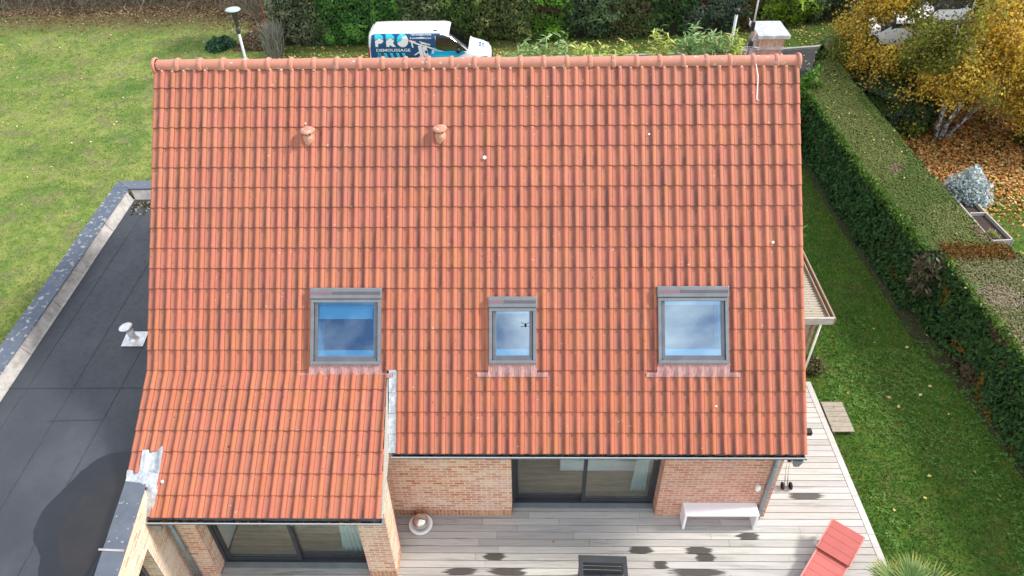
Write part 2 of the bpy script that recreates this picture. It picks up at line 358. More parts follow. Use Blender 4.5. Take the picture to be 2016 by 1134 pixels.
NC = 59; PCH = W/NC
PROF = [(0, .012), (.02, .004), (.06, .007), (.10, .009), (.13, .002), (.30, 0), (.46, .001), (.53, .006), (.58, .020), (.64, .034), (.72, .041), (.80, .041), (.88, .034), (.95, .022), (1.0, .014)]
PU = np.array([p[0] for p in PROF]); PH = np.array([p[1] for p in PROF])
TINT = [(.530, .200, .118), (.490, .180, .110), (.550, .215, .128), (.470, .172, .112), (.515, .208, .142)]
SKY = [(3.14, 4.51, 4.40, 5.86), (6.53, 7.455, 4.57, 5.84), (9.72, 11.07, 4.38, 5.84)]   # x0 x1 s0 s1 of the three roof windows
tv, tf, tuv, tcol, tal = [], [], [], [], []   # tal: strength of grime and painted shade on each single tile
grime_shade = {}
def tile(fn, c, r, sa, sb, xa, xb, sTop, sBot, tint, jn, jt, lip):
    """one clay tile (or the piece of it that is left beside a window)"""
    u0, u1 = (xa/PCH-c), (xb/PCH-c)
    grime_shade_v = grime_shade.setdefault((fn.__name__, c, r), min(1, max(0, .45+.30*math.sin(c*1.9+r*.35)*math.cos(c*.37-r*.8)+random.uniform(-.28, .30))))
    us = [u0]+[u for u in PU if u0 < u < u1]+[u1]; hs = np.interp(us, PU, PH); b = len(tv); n = len(us)
    def off(s): return .002+.024*(s-sTop)/(sBot-sTop)+jn
    rows = [sa, sb] if not lip else [sa, sb]
    for s in rows:
        for u, h in zip(us, hs):
            tv.append(fn((c+u)*PCH, s+jt*(u-.5), h+off(s))); tuv.append((min(max(u, 0), 1), (s-sTop)/(sBot-sTop))); tcol.append(tint); tal.append(grime_shade_v)
    for i in range(n-1): tf.append(((b+i, b+n+i, b+n+i+1, b+i+1), True))
    if lip:
        b2 = len(tv)
        for dn in (0, -.030):
            for u, h in zip(us, hs):
                tv.append(fn((c+u)*PCH, sb+jt*(u-.5)-(0 if dn == 0 else .004), h+off(sb)+dn)); tuv.append((min(max(u, 0), 1), 1)); tcol.append(tint*.8); tal.append(grime_shade_v)
        for i in range(n-1): tf.append(((b2+i, b2+n+i, b2+n+i+1, b2+i+1), False))
def tiles(fn, c0, c1, rows, holes, xlo=-1, xhi=99, xr=None):
    for ri, (st, sb) in enumerate(rows):
        for c in range(c0, c1):
            xa, xb = max(c*PCH, xlo), min((c+1)*PCH, xhi)
            if xr: xa = max(xa, xr[ri][0]); xb = min(xb, xr[ri][1])
            if xb-xa < .01: continue
            wv_ = 1. if fn is wingp else min(1, sb/7.5); tint = (np.array((.475, .180, .118))*(1-wv_)+np.array((.475, .158, .088))*wv_)*random.uniform(.86, 1.0)+np.array((0, random.uniform(-.010, .014), random.uniform(-.008, .014))); jn = random.uniform(-.0025, .003); jt = random.uniform(-.006, .006)
            a_over = st-.05; pieces = [(xa, xb, a_over, sb, True)]
            for (hx0, hx1, hs0, hs1) in holes:
                new = []
                for (pa, pb, qa, qb, lp) in pieces:
                    if pb <= hx0 or pa >= hx1 or qb <= hs0 or qa >= hs1: new.append((pa, pb, qa, qb, lp)); continue
                    if pa < hx0: new.append((pa, hx0, qa, qb, lp))
                    if pb > hx1: new.append((hx1, pb, qa, qb, lp))
                    ma, mb_ = max(pa, hx0), min(pb, hx1)
                    if qa < hs0: new.append((ma, mb_, qa, hs0, False))
                    if qb > hs1: new.append((ma, mb_, hs1, qb, lp))
                pieces = new
            for (pa, pb, qa, qb, lp) in pieces:
                if pb-pa > .008 and qb-qa > .01: tile(fn, c, ri, qa, qb, pa, pb, st-.05, sb, tint, jn, jt, lp)
G = .3907
mrows = [(.06, .5)]+[(.5+G*k, .5+G*(k+1)) for k in range(18)]
holes = [(a+.07, b-.07, c+.07, d-.05) for a, b, c, d in SKY]
tiles(mainp, 0, 59, mrows[:15], holes)
tiles(mainp, 0, 59, mrows[15:], holes, xlo=4.79)
GW = .387; wr = [(GW*k+(.02 if k else 0), GW*(k+1)+(.0)) for k in range(7)]
wr = [(.0 if k == 0 else GW*k, GW*(k+1)) for k in range(7)]
tiles(wingp, 0, 1, wr[:5], []); tiles(wingp, 1, 23, wr[:4], [], xr=[(0, 4.605+.009*i) for i in range(4)]); tiles(wingp, 1, 23, wr[4:5], [], xlo=.56, xhi=4.645)
# column 1 of row 5 onward is zinc: cut it away by laying those rows separately
n5 = [i for i in range(0)]
tiles(wingp, 0, 23, wr[5:], [], xlo=.56, xhi=4.665)
tiles(backp, 0, 59, [(.06, .5)]+[(.5+G*k, .5+G*(k+1)) for k in range(18)], [])
me = bpy.data.meshes.new('roof_tiles'); me.from_pydata([tuple(p) for p in tv], [], [f for f, _ in tf]); me.update()
me.polygons.foreach_set('use_smooth', [s for _, s in tf])
ul = me.uv_layers.new(name='UVMap'); vi = np.zeros(len(me.loops), np.int32); me.loops.foreach_get('vertex_index', vi); ul.data.foreach_set('uv', np.array(tuv)[vi].ravel())
ca = me.color_attributes.new('col', 'FLOAT_COLOR', 'POINT'); a = np.ones((len(tv), 4)); a[:, :3] = np.array(tcol); a[:, 3] = np.array(tal); ca.data.foreach_set('color', a.ravel())
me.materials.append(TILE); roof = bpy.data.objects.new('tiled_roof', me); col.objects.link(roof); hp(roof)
# roof boarding under the tiles (with the window openings left out)
UNDER = pm('roof_underlay', (.05, .035, .03), (.07, .05, .045), 6, .95)
mb = MB(); xs = sorted([0.03, W-.03]+[v for s in holes for v in s[:2]]); s0, s1 = .08, 7.45
def slab(fn, xa, xb, sa, sb, t0=-.06, t1=-.015):
    p = [fn(xa, sa, t0), fn(xb, sa, t0), fn(xb, sb, t0), fn(xa, sb, t0), fn(xa, sa, t1), fn(xb, sa, t1), fn(xb, sb, t1), fn(xa, sb, t1)]
    mb.add(p, [(0, 1, 2, 3), (7, 6, 5, 4), (0, 4, 5, 1), (1, 5, 6, 2), (2, 6, 7, 3), (3, 7, 4, 0)])
for i in range(len(xs)-1):
    xa, xb = xs[i], xs[i+1]; h = [q for q in holes if abs(q[0]-xa) < .01]
    if h: slab(mainp, xa, xb, s0, h[0][2]); slab(mainp, xa, xb, h[0][3], s1)
    else: slab(mainp, xa, xb, s0, s1)
slab(backp, .03, W-.03, s0, s1); slab(wingp, .04, 4.56, .02, 2.62)
part(mb, 'roof_boarding', UNDER)
# verge: plastered gable edges
mb = MB()
for x in (-.0, W-.035): mb.prism([mainp(x, .1, -.05), mainp(x, 7.45, -.05), mainp(x, 7.45, -.16), mainp(x, .1, -.16)], (.035, 0, 0)); mb.prism([backp(x, .1, -.05), backp(x, 7.45, -.05), backp(x, 7.45, -.16), backp(x, .1, -.16)], (.035, 0, 0))
part(mb, 'verge_board', WPAINT, split=True)
# ridge: 28 capping tiles with collars, one part
mb = MB(); nr = 28; dx = W/nr; cz = ZR-.055
def halfring(x0, r0, x1, r1, n=14):
    vs = []; fs = []
    for (x, r) in ((x0, r0), (x1, r1)):
        for k in range(n+1):
            t = PI*(-.06+1.12*k/n); vs.append((x, YR+r*math.cos(t), cz+r*math.sin(t)))
    for k in range(n): fs.append((k, k+1, n+2+k, n+1+k))
    mb.add(vs, fs, True)
for k in range(nr):
    x = k*dx; j = random.uniform(-.003, .003); mb.add([], [])
    halfring(x+.055, .122+j, x+dx+.01, .132+j)
    for a_, b_, c_, d_ in ((x-.025, .128, x-.018, .150), (x-.018, .150, x+.012, .160), (x+.012, .160, x+.045, .150), (x+.045, .150, x+.060, .124)):
        if k > 0: halfring(a_, b_+j, c_ if False else c_, d_+j)
ridge = part(mb, 'ridge_cap', RIDGE)
mb = MB()
for x0, s in ((-.02, -1), (W+.02, 1)):
    mb.lathe([(0, .02), (.10, .02), (.155, .005), (.168, -.02), (.168, -.05), (.14, -.06)], (x0-s*.0, YR, cz+.0), 26, (s, 0, 0))
sub(mb, 'end_cap', RIDGE, ridge, split=True)
mb = MB()
for c in range(NC):
    x = (c+.78)*PCH+random.uniform(-.01, .01); r = random.uniform(.012, .026)
    p = mainp(x, .155+random.uniform(0, .02), .055); mb.lathe([(0, .012+r*.2), (r*.7, .009), (r*random.uniform(.9, 1.5), -.006), (r*.8, -.03)], p, 7, (random.uniform(-.2, .2), -.7, .7))
part(mb, 'mortar_dab', pm('lime_mortar', (.60, .46, .38), (.52, .34, .27), 20, .95), split=True)
# ---- roof windows
def frame_ring(mb, x0, x1, s0, s1, w_, n0, n1, fn=mainp, wt=None, wb=None):
    wt = wt or w_; wb = wb or w_
    for (a_, b_, c_, d_) in ((x0, x1, s0, s0+wt), (x0, x1, s1-wb, s1), (x0, x0+w_, s0+wt, s1-wb), (x1-w_, x1, s0+wt, s1-wb)):
        P = [fn(a_, d_, n0), fn(b_, d_, n0), fn(b_, c_, n0), fn(a_, c_, n0), fn(a_, d_, n1), fn(b_, d_, n1), fn(b_, c_, n1), fn(a_, c_, n1)]
        mb.hexa(P)
def pbox(mb, x0, x1, s0, s1, n0, n1, fn=mainp):
    mb.hexa([fn(x0, s1, n0), fn(x1, s1, n0), fn(x1, s0, n0), fn(x0, s0, n0), fn(x0, s1, n1), fn(x1, s1, n1), fn(x1, s0, n1), fn(x0, s0, n1)])
wl = ['roof window on the left with a half lowered pale blind', 'small roof window in the middle with cloudy sky in its pane', 'roof window on the right with clouds in its pane']
for i, (x0, x1, s0, s1) in enumerate(SKY):
    mb = MB(); frame_ring(mb, x0+.015, x1-.015, s0+.22, s1-.005, .062, .0, .112)
    rw = part(mb, 'roof_window', HOOD, bevel=.006); rw['label'] = wl[i]
    mb = MB(); frame_ring(mb, x0+.085, x1-.085, s0+.235, s1-.055, .062, .0, .080, wt=.045, wb=.10)
    pbox(mb, x0+.10, x1-.10, s1-.115, s1-.062, .080, .094); sub(mb, 'sash', WINF, rw, .006)
    mb = MB(); pbox(mb, x0, x1, s0, s0+.215, .03, .130); hood = sub(mb, 'hood', HOOD, rw, .02)
    mb = MB(); pbox(mb, x0+.02+.30*(x1-x0), x1-.02, s0+.075, s0+.135, .130, .1335); sub(mb, 'solar_strip', HOODD, rw)
    mb = MB(); pbox(mb, x0+.02, x0+.017+.30*(x1-x0), s0+.075, s0+.135, .130, .1335); sub(mb, 'sensor_strip', HOODR, rw)
    gx0, gx1, gs0, gs1 = x0+.145, x1-.145, s0+.278, s1-.150
    mb = MB(); pbox(mb, gx0, gx1, gs0, gs1, .052, .058); sub(mb, 'pane', GLASSR, rw)
    mb = MB()   # pale lining of the reveal, flaring slightly into the room
    D = -.42
    for q in ([(gx0, gs0, .045), (gx1, gs0, .045), (gx1+.0, gs0-.0, D), (gx0, gs0, D)], [(gx0, gs1, .045), (gx1, gs1, .045), (gx1, gs1-.02, D), (gx0, gs1-.02, D)],
              [(gx0, gs0, .045), (gx0, gs1, .045), (gx0, gs1, D), (gx0, gs0, D)], [(gx1, gs0, .045), (gx1, gs1, .045), (gx1, gs1, D), (gx1, gs0, D)]):
        mb.add([mainp(*p) for p in q], [(0, 1, 2, 3)])
    # sill and head boards just behind the glass
    pbox(mb, gx0+.002, gx1-.002, gs1-.125, gs1-.002, .030, .048); pbox(mb, gx0+.002, gx1-.002, gs0+.002, gs0+(.045 if i != 2 else .075), .030, .048)
    if i != 1: pbox(mb, gx1-.035, gx1-.004, gs0+.06, gs1-.14, -.06, -.03)
    sub(mb, 'lining', LINING, rw)
    mb = MB(); pbox(mb, gx0-.02, gx1+.02, gs0-.02, gs1+.02, D-.03, D-.002); sub(mb, 'dark_backing', DARKROOM, rw)
    if i == 0:
        mb = MB(); pbox(mb, gx0+.02, gx1-.03, gs0+.055, gs0+.30, .026, .036); pbox(mb, gx0+.01, gx1-.02, gs0+.29, gs0+.315, .024, .044); sub(mb, 'blind', LINING, rw)
    # pleated apron under the window, dressed over the tile rolls
    nx, ns = 90, 8; a0, a1 = x0-.21, x1+.21; vs = []; fs = []; sB = 5+0
    sB = s1+.25
    for js in range(ns+1):
        for ix in range(nx+1):
            x = a0+(a1-a0)*ix/nx; tt = js/ns; side = x < x0-.0 or x > x1+.0
            s = s1-.01+(sB-s1+.01)*tt
            if side: s = sB-.085+.085*tt
            u = (x/PCH) % 1; h = np.interp(u, PU, PH)*1.05*(tt if not side else 1)+.03+.012*(1-tt)+.0055*math.sin(x*150+3*math.sin(x*9))+(0 if side else .03*(1-tt))
            vs.append(mainp(x, s, h))
    for js in range(ns):
        for ix in range(nx): fs.append((js*(nx+1)+ix, (js+1)*(nx+1)+ix, (js+1)*(nx+1)+ix+1, js*(nx+1)+ix+1))
    mb = MB(); mb.add(vs, fs, True); sub(mb, 'apron', LEADP, rw)
# ---- the two clay ventilation cowls
for j, (vx, vs_) in enumerate(((3.06, 1.50), (5.61, 1.48))):
    base = mainp(vx, vs_, .02); ax = (0.0-.02*j, -.10, 1)
    mb = MB(); mb.lathe([(.110, -.12), (.110, .045), (.095, .07), (.080, .075), (.076, .17)], base, 24, ax)
    v = part(mb, 'roof_vent', CLAYV)
    mb = MB(); mb.lathe([(.080, .160), (.138, .172), (.140, .186), (.10, .204), (.05, .214), (0, .218)], base, 24, ax); sub(mb, 'cap', CLAYC, v)
    mb = MB(); q = np.array(base)+np.array(ax)*.125
    for tt in (-1.95, -.9, .3, 1.6): mb.lathe([(0, .0), (.022, 0.0), (.022, -.01)], q+np.array([math.cos(tt)*.083, math.sin(tt)*.083, 0]), 10, (math.cos(tt), math.sin(tt), 0))
    sub(mb, 'air_hole', BLACK, v, split=True)
# white cable end lying on the tiles below the chimney
mb = MB(); mb.tube([mainp(11.66, .12, .07), mainp(11.70, .35, .055), mainp(11.69, .6, .045), mainp(11.67, .8, .045), mainp(11.71, .82, .04)], .009, 6); part(mb, 'white_cable', WHITEP)
for px, py, r in ((954, 310, .036), (1522, 477, .026), (319, 948, .03), (1278, 264, .02), (601, 243, .016), (1410, 800, .018)):
    d_ = ray(px, py); P0 = mainp(0, 0, .055) if px > 400 else wingp(0, 0, .06); A_ = AM if px > 400 else AW; nn_ = np.array([0, -math.sin(A_), math.cos(A_)]); q = CAM+d_*((P0-CAM)@nn_)/(d_@nn_)
    mb = MB(); mb.lathe([(0, .004), (r*.7, .003), (r, -.004)], q, 12, nn_); part(mb, 'white_spot', WHITEP)
# ---- zinc between the wing roof and the main roof
mb = MB(); k = 0; st = 5.99
steps = [5.99, 6.38, 6.77, 7.16, 7.52]
for a_, b_ in zip(steps[:-1], steps[1:]):
    jj = random.uniform(-.006, .006); vs = []; nn = 7
    for r_, s in enumerate((a_-.03, (a_+b_)/2, b_)):
        for q in range(nn):
            x = 4.645+jj+.15*q/(nn-1); h = .030+.012*(q in (0, nn-1))+random.uniform(-.004, .004)+.014*(r_/2); vs.append(mainp(x, s, h))
    fs = [(r_*nn+q, (r_+1)*nn+q, (r_+1)*nn+q+1, r_*nn+q+1) for r_ in range(2) for q in range(nn-1)]; mb.add(vs, fs, True)
part(mb, 'valley_flashing', ZINC)
# upstand of the wing beside it (side wall of the wing roof)
mb = MB(); wq = [wingp(4.60, 0, -.02), wingp(4.665, 2.70, -.02), wingp(4.665, 2.70, -.12), np.array([4.63, -.45, 2.80]), mainp(4.60, 5.97, -.02)]
mb.prism([wq[0], wq[1], wq[2], wq[3]], (.018, 0, 0)); part(mb, 'wing_verge', WPAINT)
# zinc over the left corner of the wing roof
def crumple(name, grid):
    vs = []; R_ = len(grid); C_ = len(grid[0])
    for r_ in grid: vs += [np.array(p)+rng.normal(size=3)*.0035 for p in r_]
    fs = [(i*C_+j, (i+1)*C_+j, (i+1)*C_+j+1, i*C_+j+1) for i in range(R_-1) for j in range(C_-1)]
    m_ = MB(); m_.add(vs, fs, True); return m_
def dense(rows, nx=10, ny=10):
    rows = np.array(rows, float); R_, C_, _ = rows.shape; o = []
    for i in range(ny+1):
        fi = i/ny*(R_-1); a = min(int(fi), R_-2); t = fi-a; line = rows[a]*(1-t)+rows[a+1]*t; l2 = []
        for j in range(nx+1):
            fj = j/nx*(C_-1); b = min(int(fj), C_-2); u = fj-b; l2.append(line[b]*(1-u)+line[b+1]*u)
        o.append(l2)
    return o
z5 = GW*4
grid = dense([[wingp(.215, z5-.03, .062), wingp(.30, z5-.03, .066), wingp(.345, z5-.03, .022), wingp(.48, z5-.03, .022), wingp(.56, z5-.09, .075), wingp(.60, z5-.09, .080)], [wingp(.22, z5+.2, .062), wingp(.31, z5+.2, .066), wingp(.35, z5+.2, .022), wingp(.49, z5+.2, .022), wingp(.57, z5+.2, .078), wingp(.61, z5+.2, .08)], [wingp(.215, z5+.43, .055), wingp(.31, z5+.43, .06), wingp(.36, z5+.43, .03), wingp(.50, z5+.43, .03), wingp(.57, z5+.43, .07), wingp(.60, z5+.43, .072)]], 15, 8)
part(crumple('', grid), 'corner_flashing', ZINC)
grid = dense([[wingp(-.01, z5+.33, .035), wingp(.12, z5+.33, .02), wingp(.24, z5+.34, .05), wingp(.40, z5+.36, .06), wingp(.60, z5+.40, .075)], [(.01, -1.235, 3.03), (.15, -1.24, 3.03), (.24, -1.25, 3.035), (.38, -1.33, 3.05), wingp(.60, z5+.58, .08)], [(.03, -1.31, 3.024), (.18, -1.32, 3.024), (.30, -1.36, 3.026), (.43, -1.38, 3.03), wingp(.585, z5+.70, .075)]], 14, 7)
part(crumple('', grid), 'corner_flashing', ZINC)
grid = dense([[(.43, -1.36, 3.02), (.50, -1.36, 3.03), wingp(.62, z5+.60, .07)], [(.42, -1.50, 2.86), (.50, -1.52, 2.87), wingp(.61, z5+.88, .07)], [(.36, -1.72, 2.63), (.44, -1.74, 2.66), wingp(.60, 2.69, .06)]], 7, 9)
part(crumple('', grid), 'corner_flashing', ZINC)
# ---- gutters: half-round channel, brackets, dark wet leaves inside
def gutter(x0, x1, yb, zb, lab, yf, zf):
    mb = MB(); n = 9; r = (yb-yf)/2; vs = []
    for x in (x0, x1):
        for k in range(n+1):
            t = PI*k/n; vs.append((x, yb-r+r*math.cos(t), zf-.010-.095*math.sin(t)))
        vs.append((x, yf-.012, zf)); vs.append((x, yf-.014, zf-.02))
    m_ = n+3; fs = [(i, i+1, m_+i+1, m_+i) for i in range(m_-1)]; mb.add(vs, fs, True)
    g = part(mb, 'gutter', GUT)
    mb = MB(); mb.box(x0, x1, yf-.018, yf+.002, zf-.004, zf+.010); sub(mb, 'gutter_bead', GBEAD, g, .003)
    mb = MB()
    for x in (x0, x1): mb.prism([(x, yb-r+r*math.cos(PI*k/n), zf-.012-.095*math.sin(PI*k/n)) for k in range(n+1)], (.012 if x == x0 else -.012, 0, 0))
    sub(mb, 'gutter_end', GUT, g, split=True)
    mb = MB(); x = x0+.45
    while x < x1: mb.box(x-.012, x+.012, yf-.020, yf-.013, zf-.05, zf+.004); mb.box(x-.012, x+.012, yf-.012, yb+.02, zf+.004, zf+.012) if False else None; x += .56+random.uniform(-.02, .02)
    sub(mb, 'bracket', GUT, g, split=True)
    mb = MB(); mb.box(x0+.02, x1-.02, yf+.02, yb-.01, zf-.085, zf-.075); sub(mb, 'gutter_silt', GUTIN, g)
    n_ = int((x1-x0)*30); P = np.stack([rng.uniform(x0+.05, x1-.05, n_), rng.uniform(yf+.03, yb-.03, n_), np.full(n_, zf-.06)], 1)
    lv = leaves('wet_leaves', P, .05, pick([(.10, .05, .025), (.05, .03, .02), (.22, .11, .04)], n_), DRYLEAF, None, np.array([0, 0, 1.]), .8); lv.parent = g
    return g
gutter(4.70, 12.47, -.44, 2.82, '', -.565, 2.815)
gutter(.40, 4.70, -1.745, 2.62, '', -1.862, 2.63)
# fascia
mb = MB(); mb.box(4.72, 12.44, -.43, -.405, 2.62, 2.80); mb.box(.45, 4.64, -1.735, -1.71, 2.47, 2.62); part(mb, 'fascia', WPAINT, split=True)
# ---- walls
ZT = 2.62
def wallbox(mb, x0, x1, y0, y1, z0, z1): mb.box(x0, x1, y0, y1, z0, z1)
mb = MB()
mb.box(4.30, 6.94, 0, .30, .20, ZT+.25)            # front wall, left of the big sliding door
mb.box(6.94, 10.04, .0, .30, 2.22, ZT+.25)         # lintel
gpoly = [(0.08, .302), (.08, 9.05)]
part(mb, 'front_wall', BRICK)
mb = MB(); mb.box(4.30, 6.94, -.002, .298, 0, .20); part(mb, 'soldier_course', SOLD)
mb = MB(); mb.box(10.04, 12.40, .0, .30, 0, ZT+.25); o = part(mb, 'front_wall', BRICKR); o['label'] = 'reddish brick wall right of the sliding door'
mb = MB()                                           # gable and back walls
gy0, gy1 = .302, 9.0
def gable(x):
    mb.prism([(x, gy0, 0), (x, gy1, 0), (x, gy1, 3.0), (x, 4.65, 8.05), (x, gy0, 3.55)], (-.30 if x > 6 else .3, 0, 0))
gable(12.40); gable(.10); mb.box(.41, 12.09, 8.7, 9.0, 0, 3.0); part(mb, 'gable_wall', BRICK)
# wing walls: front pier left, pier right, flaring side wall, lintel
YF = -1.43
mb = MB(); mb.box(.44, .98, YF, -1.13, 0, 2.45); mb.prism([(4.07, YF, .24), (4.62, YF, .24), (4.63, -.9, .24), (4.37, -.003, .24), (4.2, -.003, .24), (4.07, -1.13, .24)], (0, 0, 2.3))
mb.box(.98, 4.07, YF, -1.13, 2.20, 2.50); mb.prism([(4.37, -.003, 2.54), (4.63, -.9, 2.54), (4.62, YF, 2.54), (4.45, YF, 2.54), (4.45, -.9, 2.54), (4.22, -.003, 2.54)], (0, 0, .05))
mb.prism([(4.60, YF, 2.592), (4.62, YF, 2.592), (4.62, -.05, 3.35), (4.60, -.05, 3.35)][:0] or [(4.45, YF, 2.592), (4.45, .3, 2.592), (4.45, .3, 3.70), (4.45, YF, 2.80)], (.155, 0, 0))
part(mb, 'wing_wall', BRICK)
mb = MB(); mb.prism([(4.068, YF-.004, 0), (4.626, YF-.004, 0), (4.636, -.9, 0), (4.376, -.003, 0), (4.2, -.003, 0), (4.068, -1.13, 0)], (0, 0, .239)); part(mb, 'soldier_course', SOLD)
# ---- sliding doors
def slider(x0, x1, y, z1, panels, nm_lab, inner_depth=.02):
    mb = MB(); mb.box(x0, x0+.06, y-.04, y+.14, .03, z1); mb.box(x1-.06, x1, y-.04, y+.14, .03, z1); mb.box(x0+.06, x1-.06, y-.04, y+.14, z1-.06, z1); mb.box(x0+.06, x1-.06, y-.04, y+.14, .005, .035)
    d = part(mb, 'sliding_door', ANTH, bevel=.004); d['label'] = nm_lab
    mb = MB(); mb.box(x0, x1, y-.16, y-.041, .004, .028); sub(mb, 'sill', GUT, d)
    for (a_, b_, yy) in panels:
        mb = MB(); wv = .075; z0 = .037; zt = z1-.062
        for q in ((a_, a_+wv, z0, zt), (b_-wv, b_, z0, zt), (a_+wv, b_-wv, z0, z0+.10), (a_+wv, b_-wv, zt-.08, zt)): mb.box(q[0], q[1], yy, yy+.055, q[2], q[3])
        sub(mb, 'sash', ANTH, d, .004)
        mb = MB(); mb.box(a_+wv-.01, b_-wv+.01, yy+.024, yy+.030, z0+.09, zt-.07); sub(mb, 'pane', GLASSD, d)
        mb = MB(); mb.box(a_+wv, b_-wv, yy+.032, yy+.050, z0+.101, z0+.118); sub(mb, 'glazing_bead', HOOD, d)
slider(6.945, 10.035, .34, 2.215, [(7.0, 8.55, .40), (8.46, 9.985, .33)], 'wide grey sliding door under the main eaves')
slider(.985, 4.065, -1.10, 2.195, [(1.04, 2.60, -1.10), (2.52, 4.01, -1.04)], 'wide grey sliding door under the low eaves of the wing')
# annex door set in the right-facing wall of the annex
# rooms behind the doors
mb = MB(); 
for r_ in range(11): mb.box(5.0, 12.0, .34+.16*r_, .34+.16*r_+.157, -.03, .003)
for r_ in range(11): mb.box(.99, 4.06, -1.14+.16*r_, -1.14+.16*r_+.157, -.03, .003)
part(mb, 'room_floor', OAK)
mb = MB(); mb.box(5.0, 12.0, 2.1, 2.15, 0, 2.5); mb.box(5.0, 5.05, .45, 2.1, 0, 2.5); mb.box(11.95, 12, .45, 2.1, 0, 2.5); mb.box(5.0, 12.0, .31, 2.15, 2.5, 2.55)
mb.box(.9, 4.3, .61, .66, 0, 2.3); mb.box(.9, .95, -.96, .61, 0, 2.3); mb.box(4.25-.05, 4.25, -.5, .61, 0, 2.3); mb.box(.9, 4.25, -1.12, .66, 2.3, 2.33)
part(mb, 'room_wall', WALLW)
cab = empty('sideboard', (8.9, 1.45, 0), 0, 'long low white sideboard standing behind the glass of the main sliding door', 'sideboard')
mb = MB((8.9, 1.45, 0)); mb.box(8.02, 9.80, 1.16, 1.60, .02, .44); mb.build('carcass', WHITEP, cab, .006)
mb = MB((8.9, 1.45, 0)); 
for q in range(3): mb.box(8.04+.59*q, 8.04+.59*q+.57, 1.140, 1.157, .05, .42)
mb.build('door', WHITEP, cab, .004, split=True)
def curtain(name, x0, x1, y, ztop, lab, flare=0.):
    n = 60; m_ = 14; vs = []; o_ = (x0+x1)/2
    for j in range(m_+1):
        z = ztop*(1-j/m_)+.02; pin = 1-.35*math.sin(PI*min(1, j/m_*1.1))*.6
        for i in range(n+1):
            u = i/n; x = o_+(u-.5)*(x1-x0)*pin+flare*(j/m_); vs.append((x-o_, .035*math.sin(u*PI*13+.6*math.sin(j*.4))*pin+random.uniform(-.003, .003), z))
    fs = [(j*(n+1)+i, (j+1)*(n+1)+i, (j+1)*(n+1)+i+1, j*(n+1)+i+1) for j in range(m_) for i in range(n)]
    mb = MB(); mb.add(vs, fs, True); o = mb.build(name, VOILE, None, loc=(o_, y, 0)); return tag(o, lab, 'curtain')
curtain('curtain', 9.60, 9.97, .62, 2.15, 'thin pale curtain gathered at the right end of the main sliding door', -.05)
curtain('curtain', 3.38, 4.00, -.88, 2.12, 'pale green grey curtain behind the right pane of the wing door', .04)
# ---- downpipes and outlets
def pipe(x, y, z1, xo, yo, zo):
    mb = MB(); mb.tube([(x, y, .02), (x, y, z1)], .05, 14); d = part(mb, 'downpipe', GUT)
    mb = MB()
    for z in np.arange(.35, z1-.1, .78): mb.tube([(x, y, z), (x, y, z+.02)], .056, 14)
    sub(mb, 'pipe_collar', HOOD, d, split=True)
    mb = MB(); mb.tube([(x, y, z1), (x+(xo-x)*.15, y+(yo-y)*.2, z1+.1), (xo-(xo-x)*.1, yo, zo-.08), (xo, yo, zo)], .045, 12); sub(mb, 'swan_neck', GUT, d)
    return d
pipe(12.24, -.06, 2.32, 12.22, -.42, 2.73); pipe(.575, YF-.06, 2.1, .62, -1.74, 2.53)
mb = MB(); 
for (x, y, z) in ((12.36, -.50, 2.70), (.62, -1.80, 2.52)):
    a_, b_, h = .10, .05, .19; vs = [(x-a_, y-.06, z), (x+a_, y-.06, z), (x+a_, y+.06, z), (x-a_, y+.06, z), (x-b_, y-.04, z-h), (x+b_, y-.04, z-h), (x+b_, y+.04, z-h), (x-b_, y+.04, z-h)]
    mb.add(vs, [(0, 1, 2, 3), (7, 6, 5, 4), (0, 4, 5, 1), (1, 5, 6, 2), (2, 6, 7, 3), (3, 7, 4, 0)])
part(mb, 'gutter_outlet', GUT, bevel=.004, split=True)
# small white wall lamp and black flood lamp
mb = MB(); c = (12.03, -.075, 1.15); mb.lathe([(0, .10), (.03, .09), (.05, .05), (.058, -.01), (.045, -.08), (.02, -.11), (0, -.11)], c, 18, (0, -.15, 1)); mb.box(12.00, 12.06, -.03, .0, 1.1, 1.2); part(mb, 'wall_lamp', WHITEP)
mb = MB(); mb.box(12.60, 12.74, -.02, .10, 2.78, 2.88); mb.beam((12.40, .18, 2.86), (12.62, .05, 2.84), .03, .03); part(mb, 'flood_lamp', BLACK, bevel=.008)
# ---- chimney with concrete cap
mb = MB(); mb.box(11.80, 12.28, 5.02, 5.62, 7.6, 8.60); chim = part(mb, 'chimney', bricks('chimney_brick', [(.26, .13, .08), (.40, .22, .14), (.32, .19, .13), (.46, .30, .20)], (.50, .44, .36), rot=True, white=.35))
mb = MB(); mb.box(11.74, 12.36, 4.94, 5.72, 8.60, 8.68); sub(mb, 'cap_slab', CONC, chim, .012)
mb = MB(); mb.box(11.785, 12.295, 5.005, 5.635, 8.37, 8.42); mb.box(11.77, 12.31, 4.99, 5.65, 7.7, 8.27); sub(mb, 'strap', ZINC, chim, split=True)
mb = MB(); base = np.array([11.64, 5.08, 8.0]); mb.tube([base, base+np.array([0, 0, 1.9])], .017, 10)
mb.tube([(11.64, 5.08, 8.36), (11.80, 5.01, 8.36)], .012, 8); mb.tube([(11.64, 5.08, 8.56), (11.80, 5.01, 8.56)], .012, 8); mb.tube([(11.60, 5.06, 8.15), (11.70, 5.0, 8.75)], .008, 6)
ant = part(mb, 'antenna_mast', STEEL)
mb = MB(); mb.box(11.60, 11.68, 4.98, 5.06, 8.42, 8.54); mb.box(11.60, 11.665, 5.04, 5.12, 8.72, 8.90); sub(mb, 'amplifier_box', BLACK, ant, .006, split=True)
mb = MB()
for t in (.0, .06, .12): mb.tube([(11.50, 5.08-t, 8.34+t), (11.78, 4.94-t*.3, 8.34+t)], .006, 6)
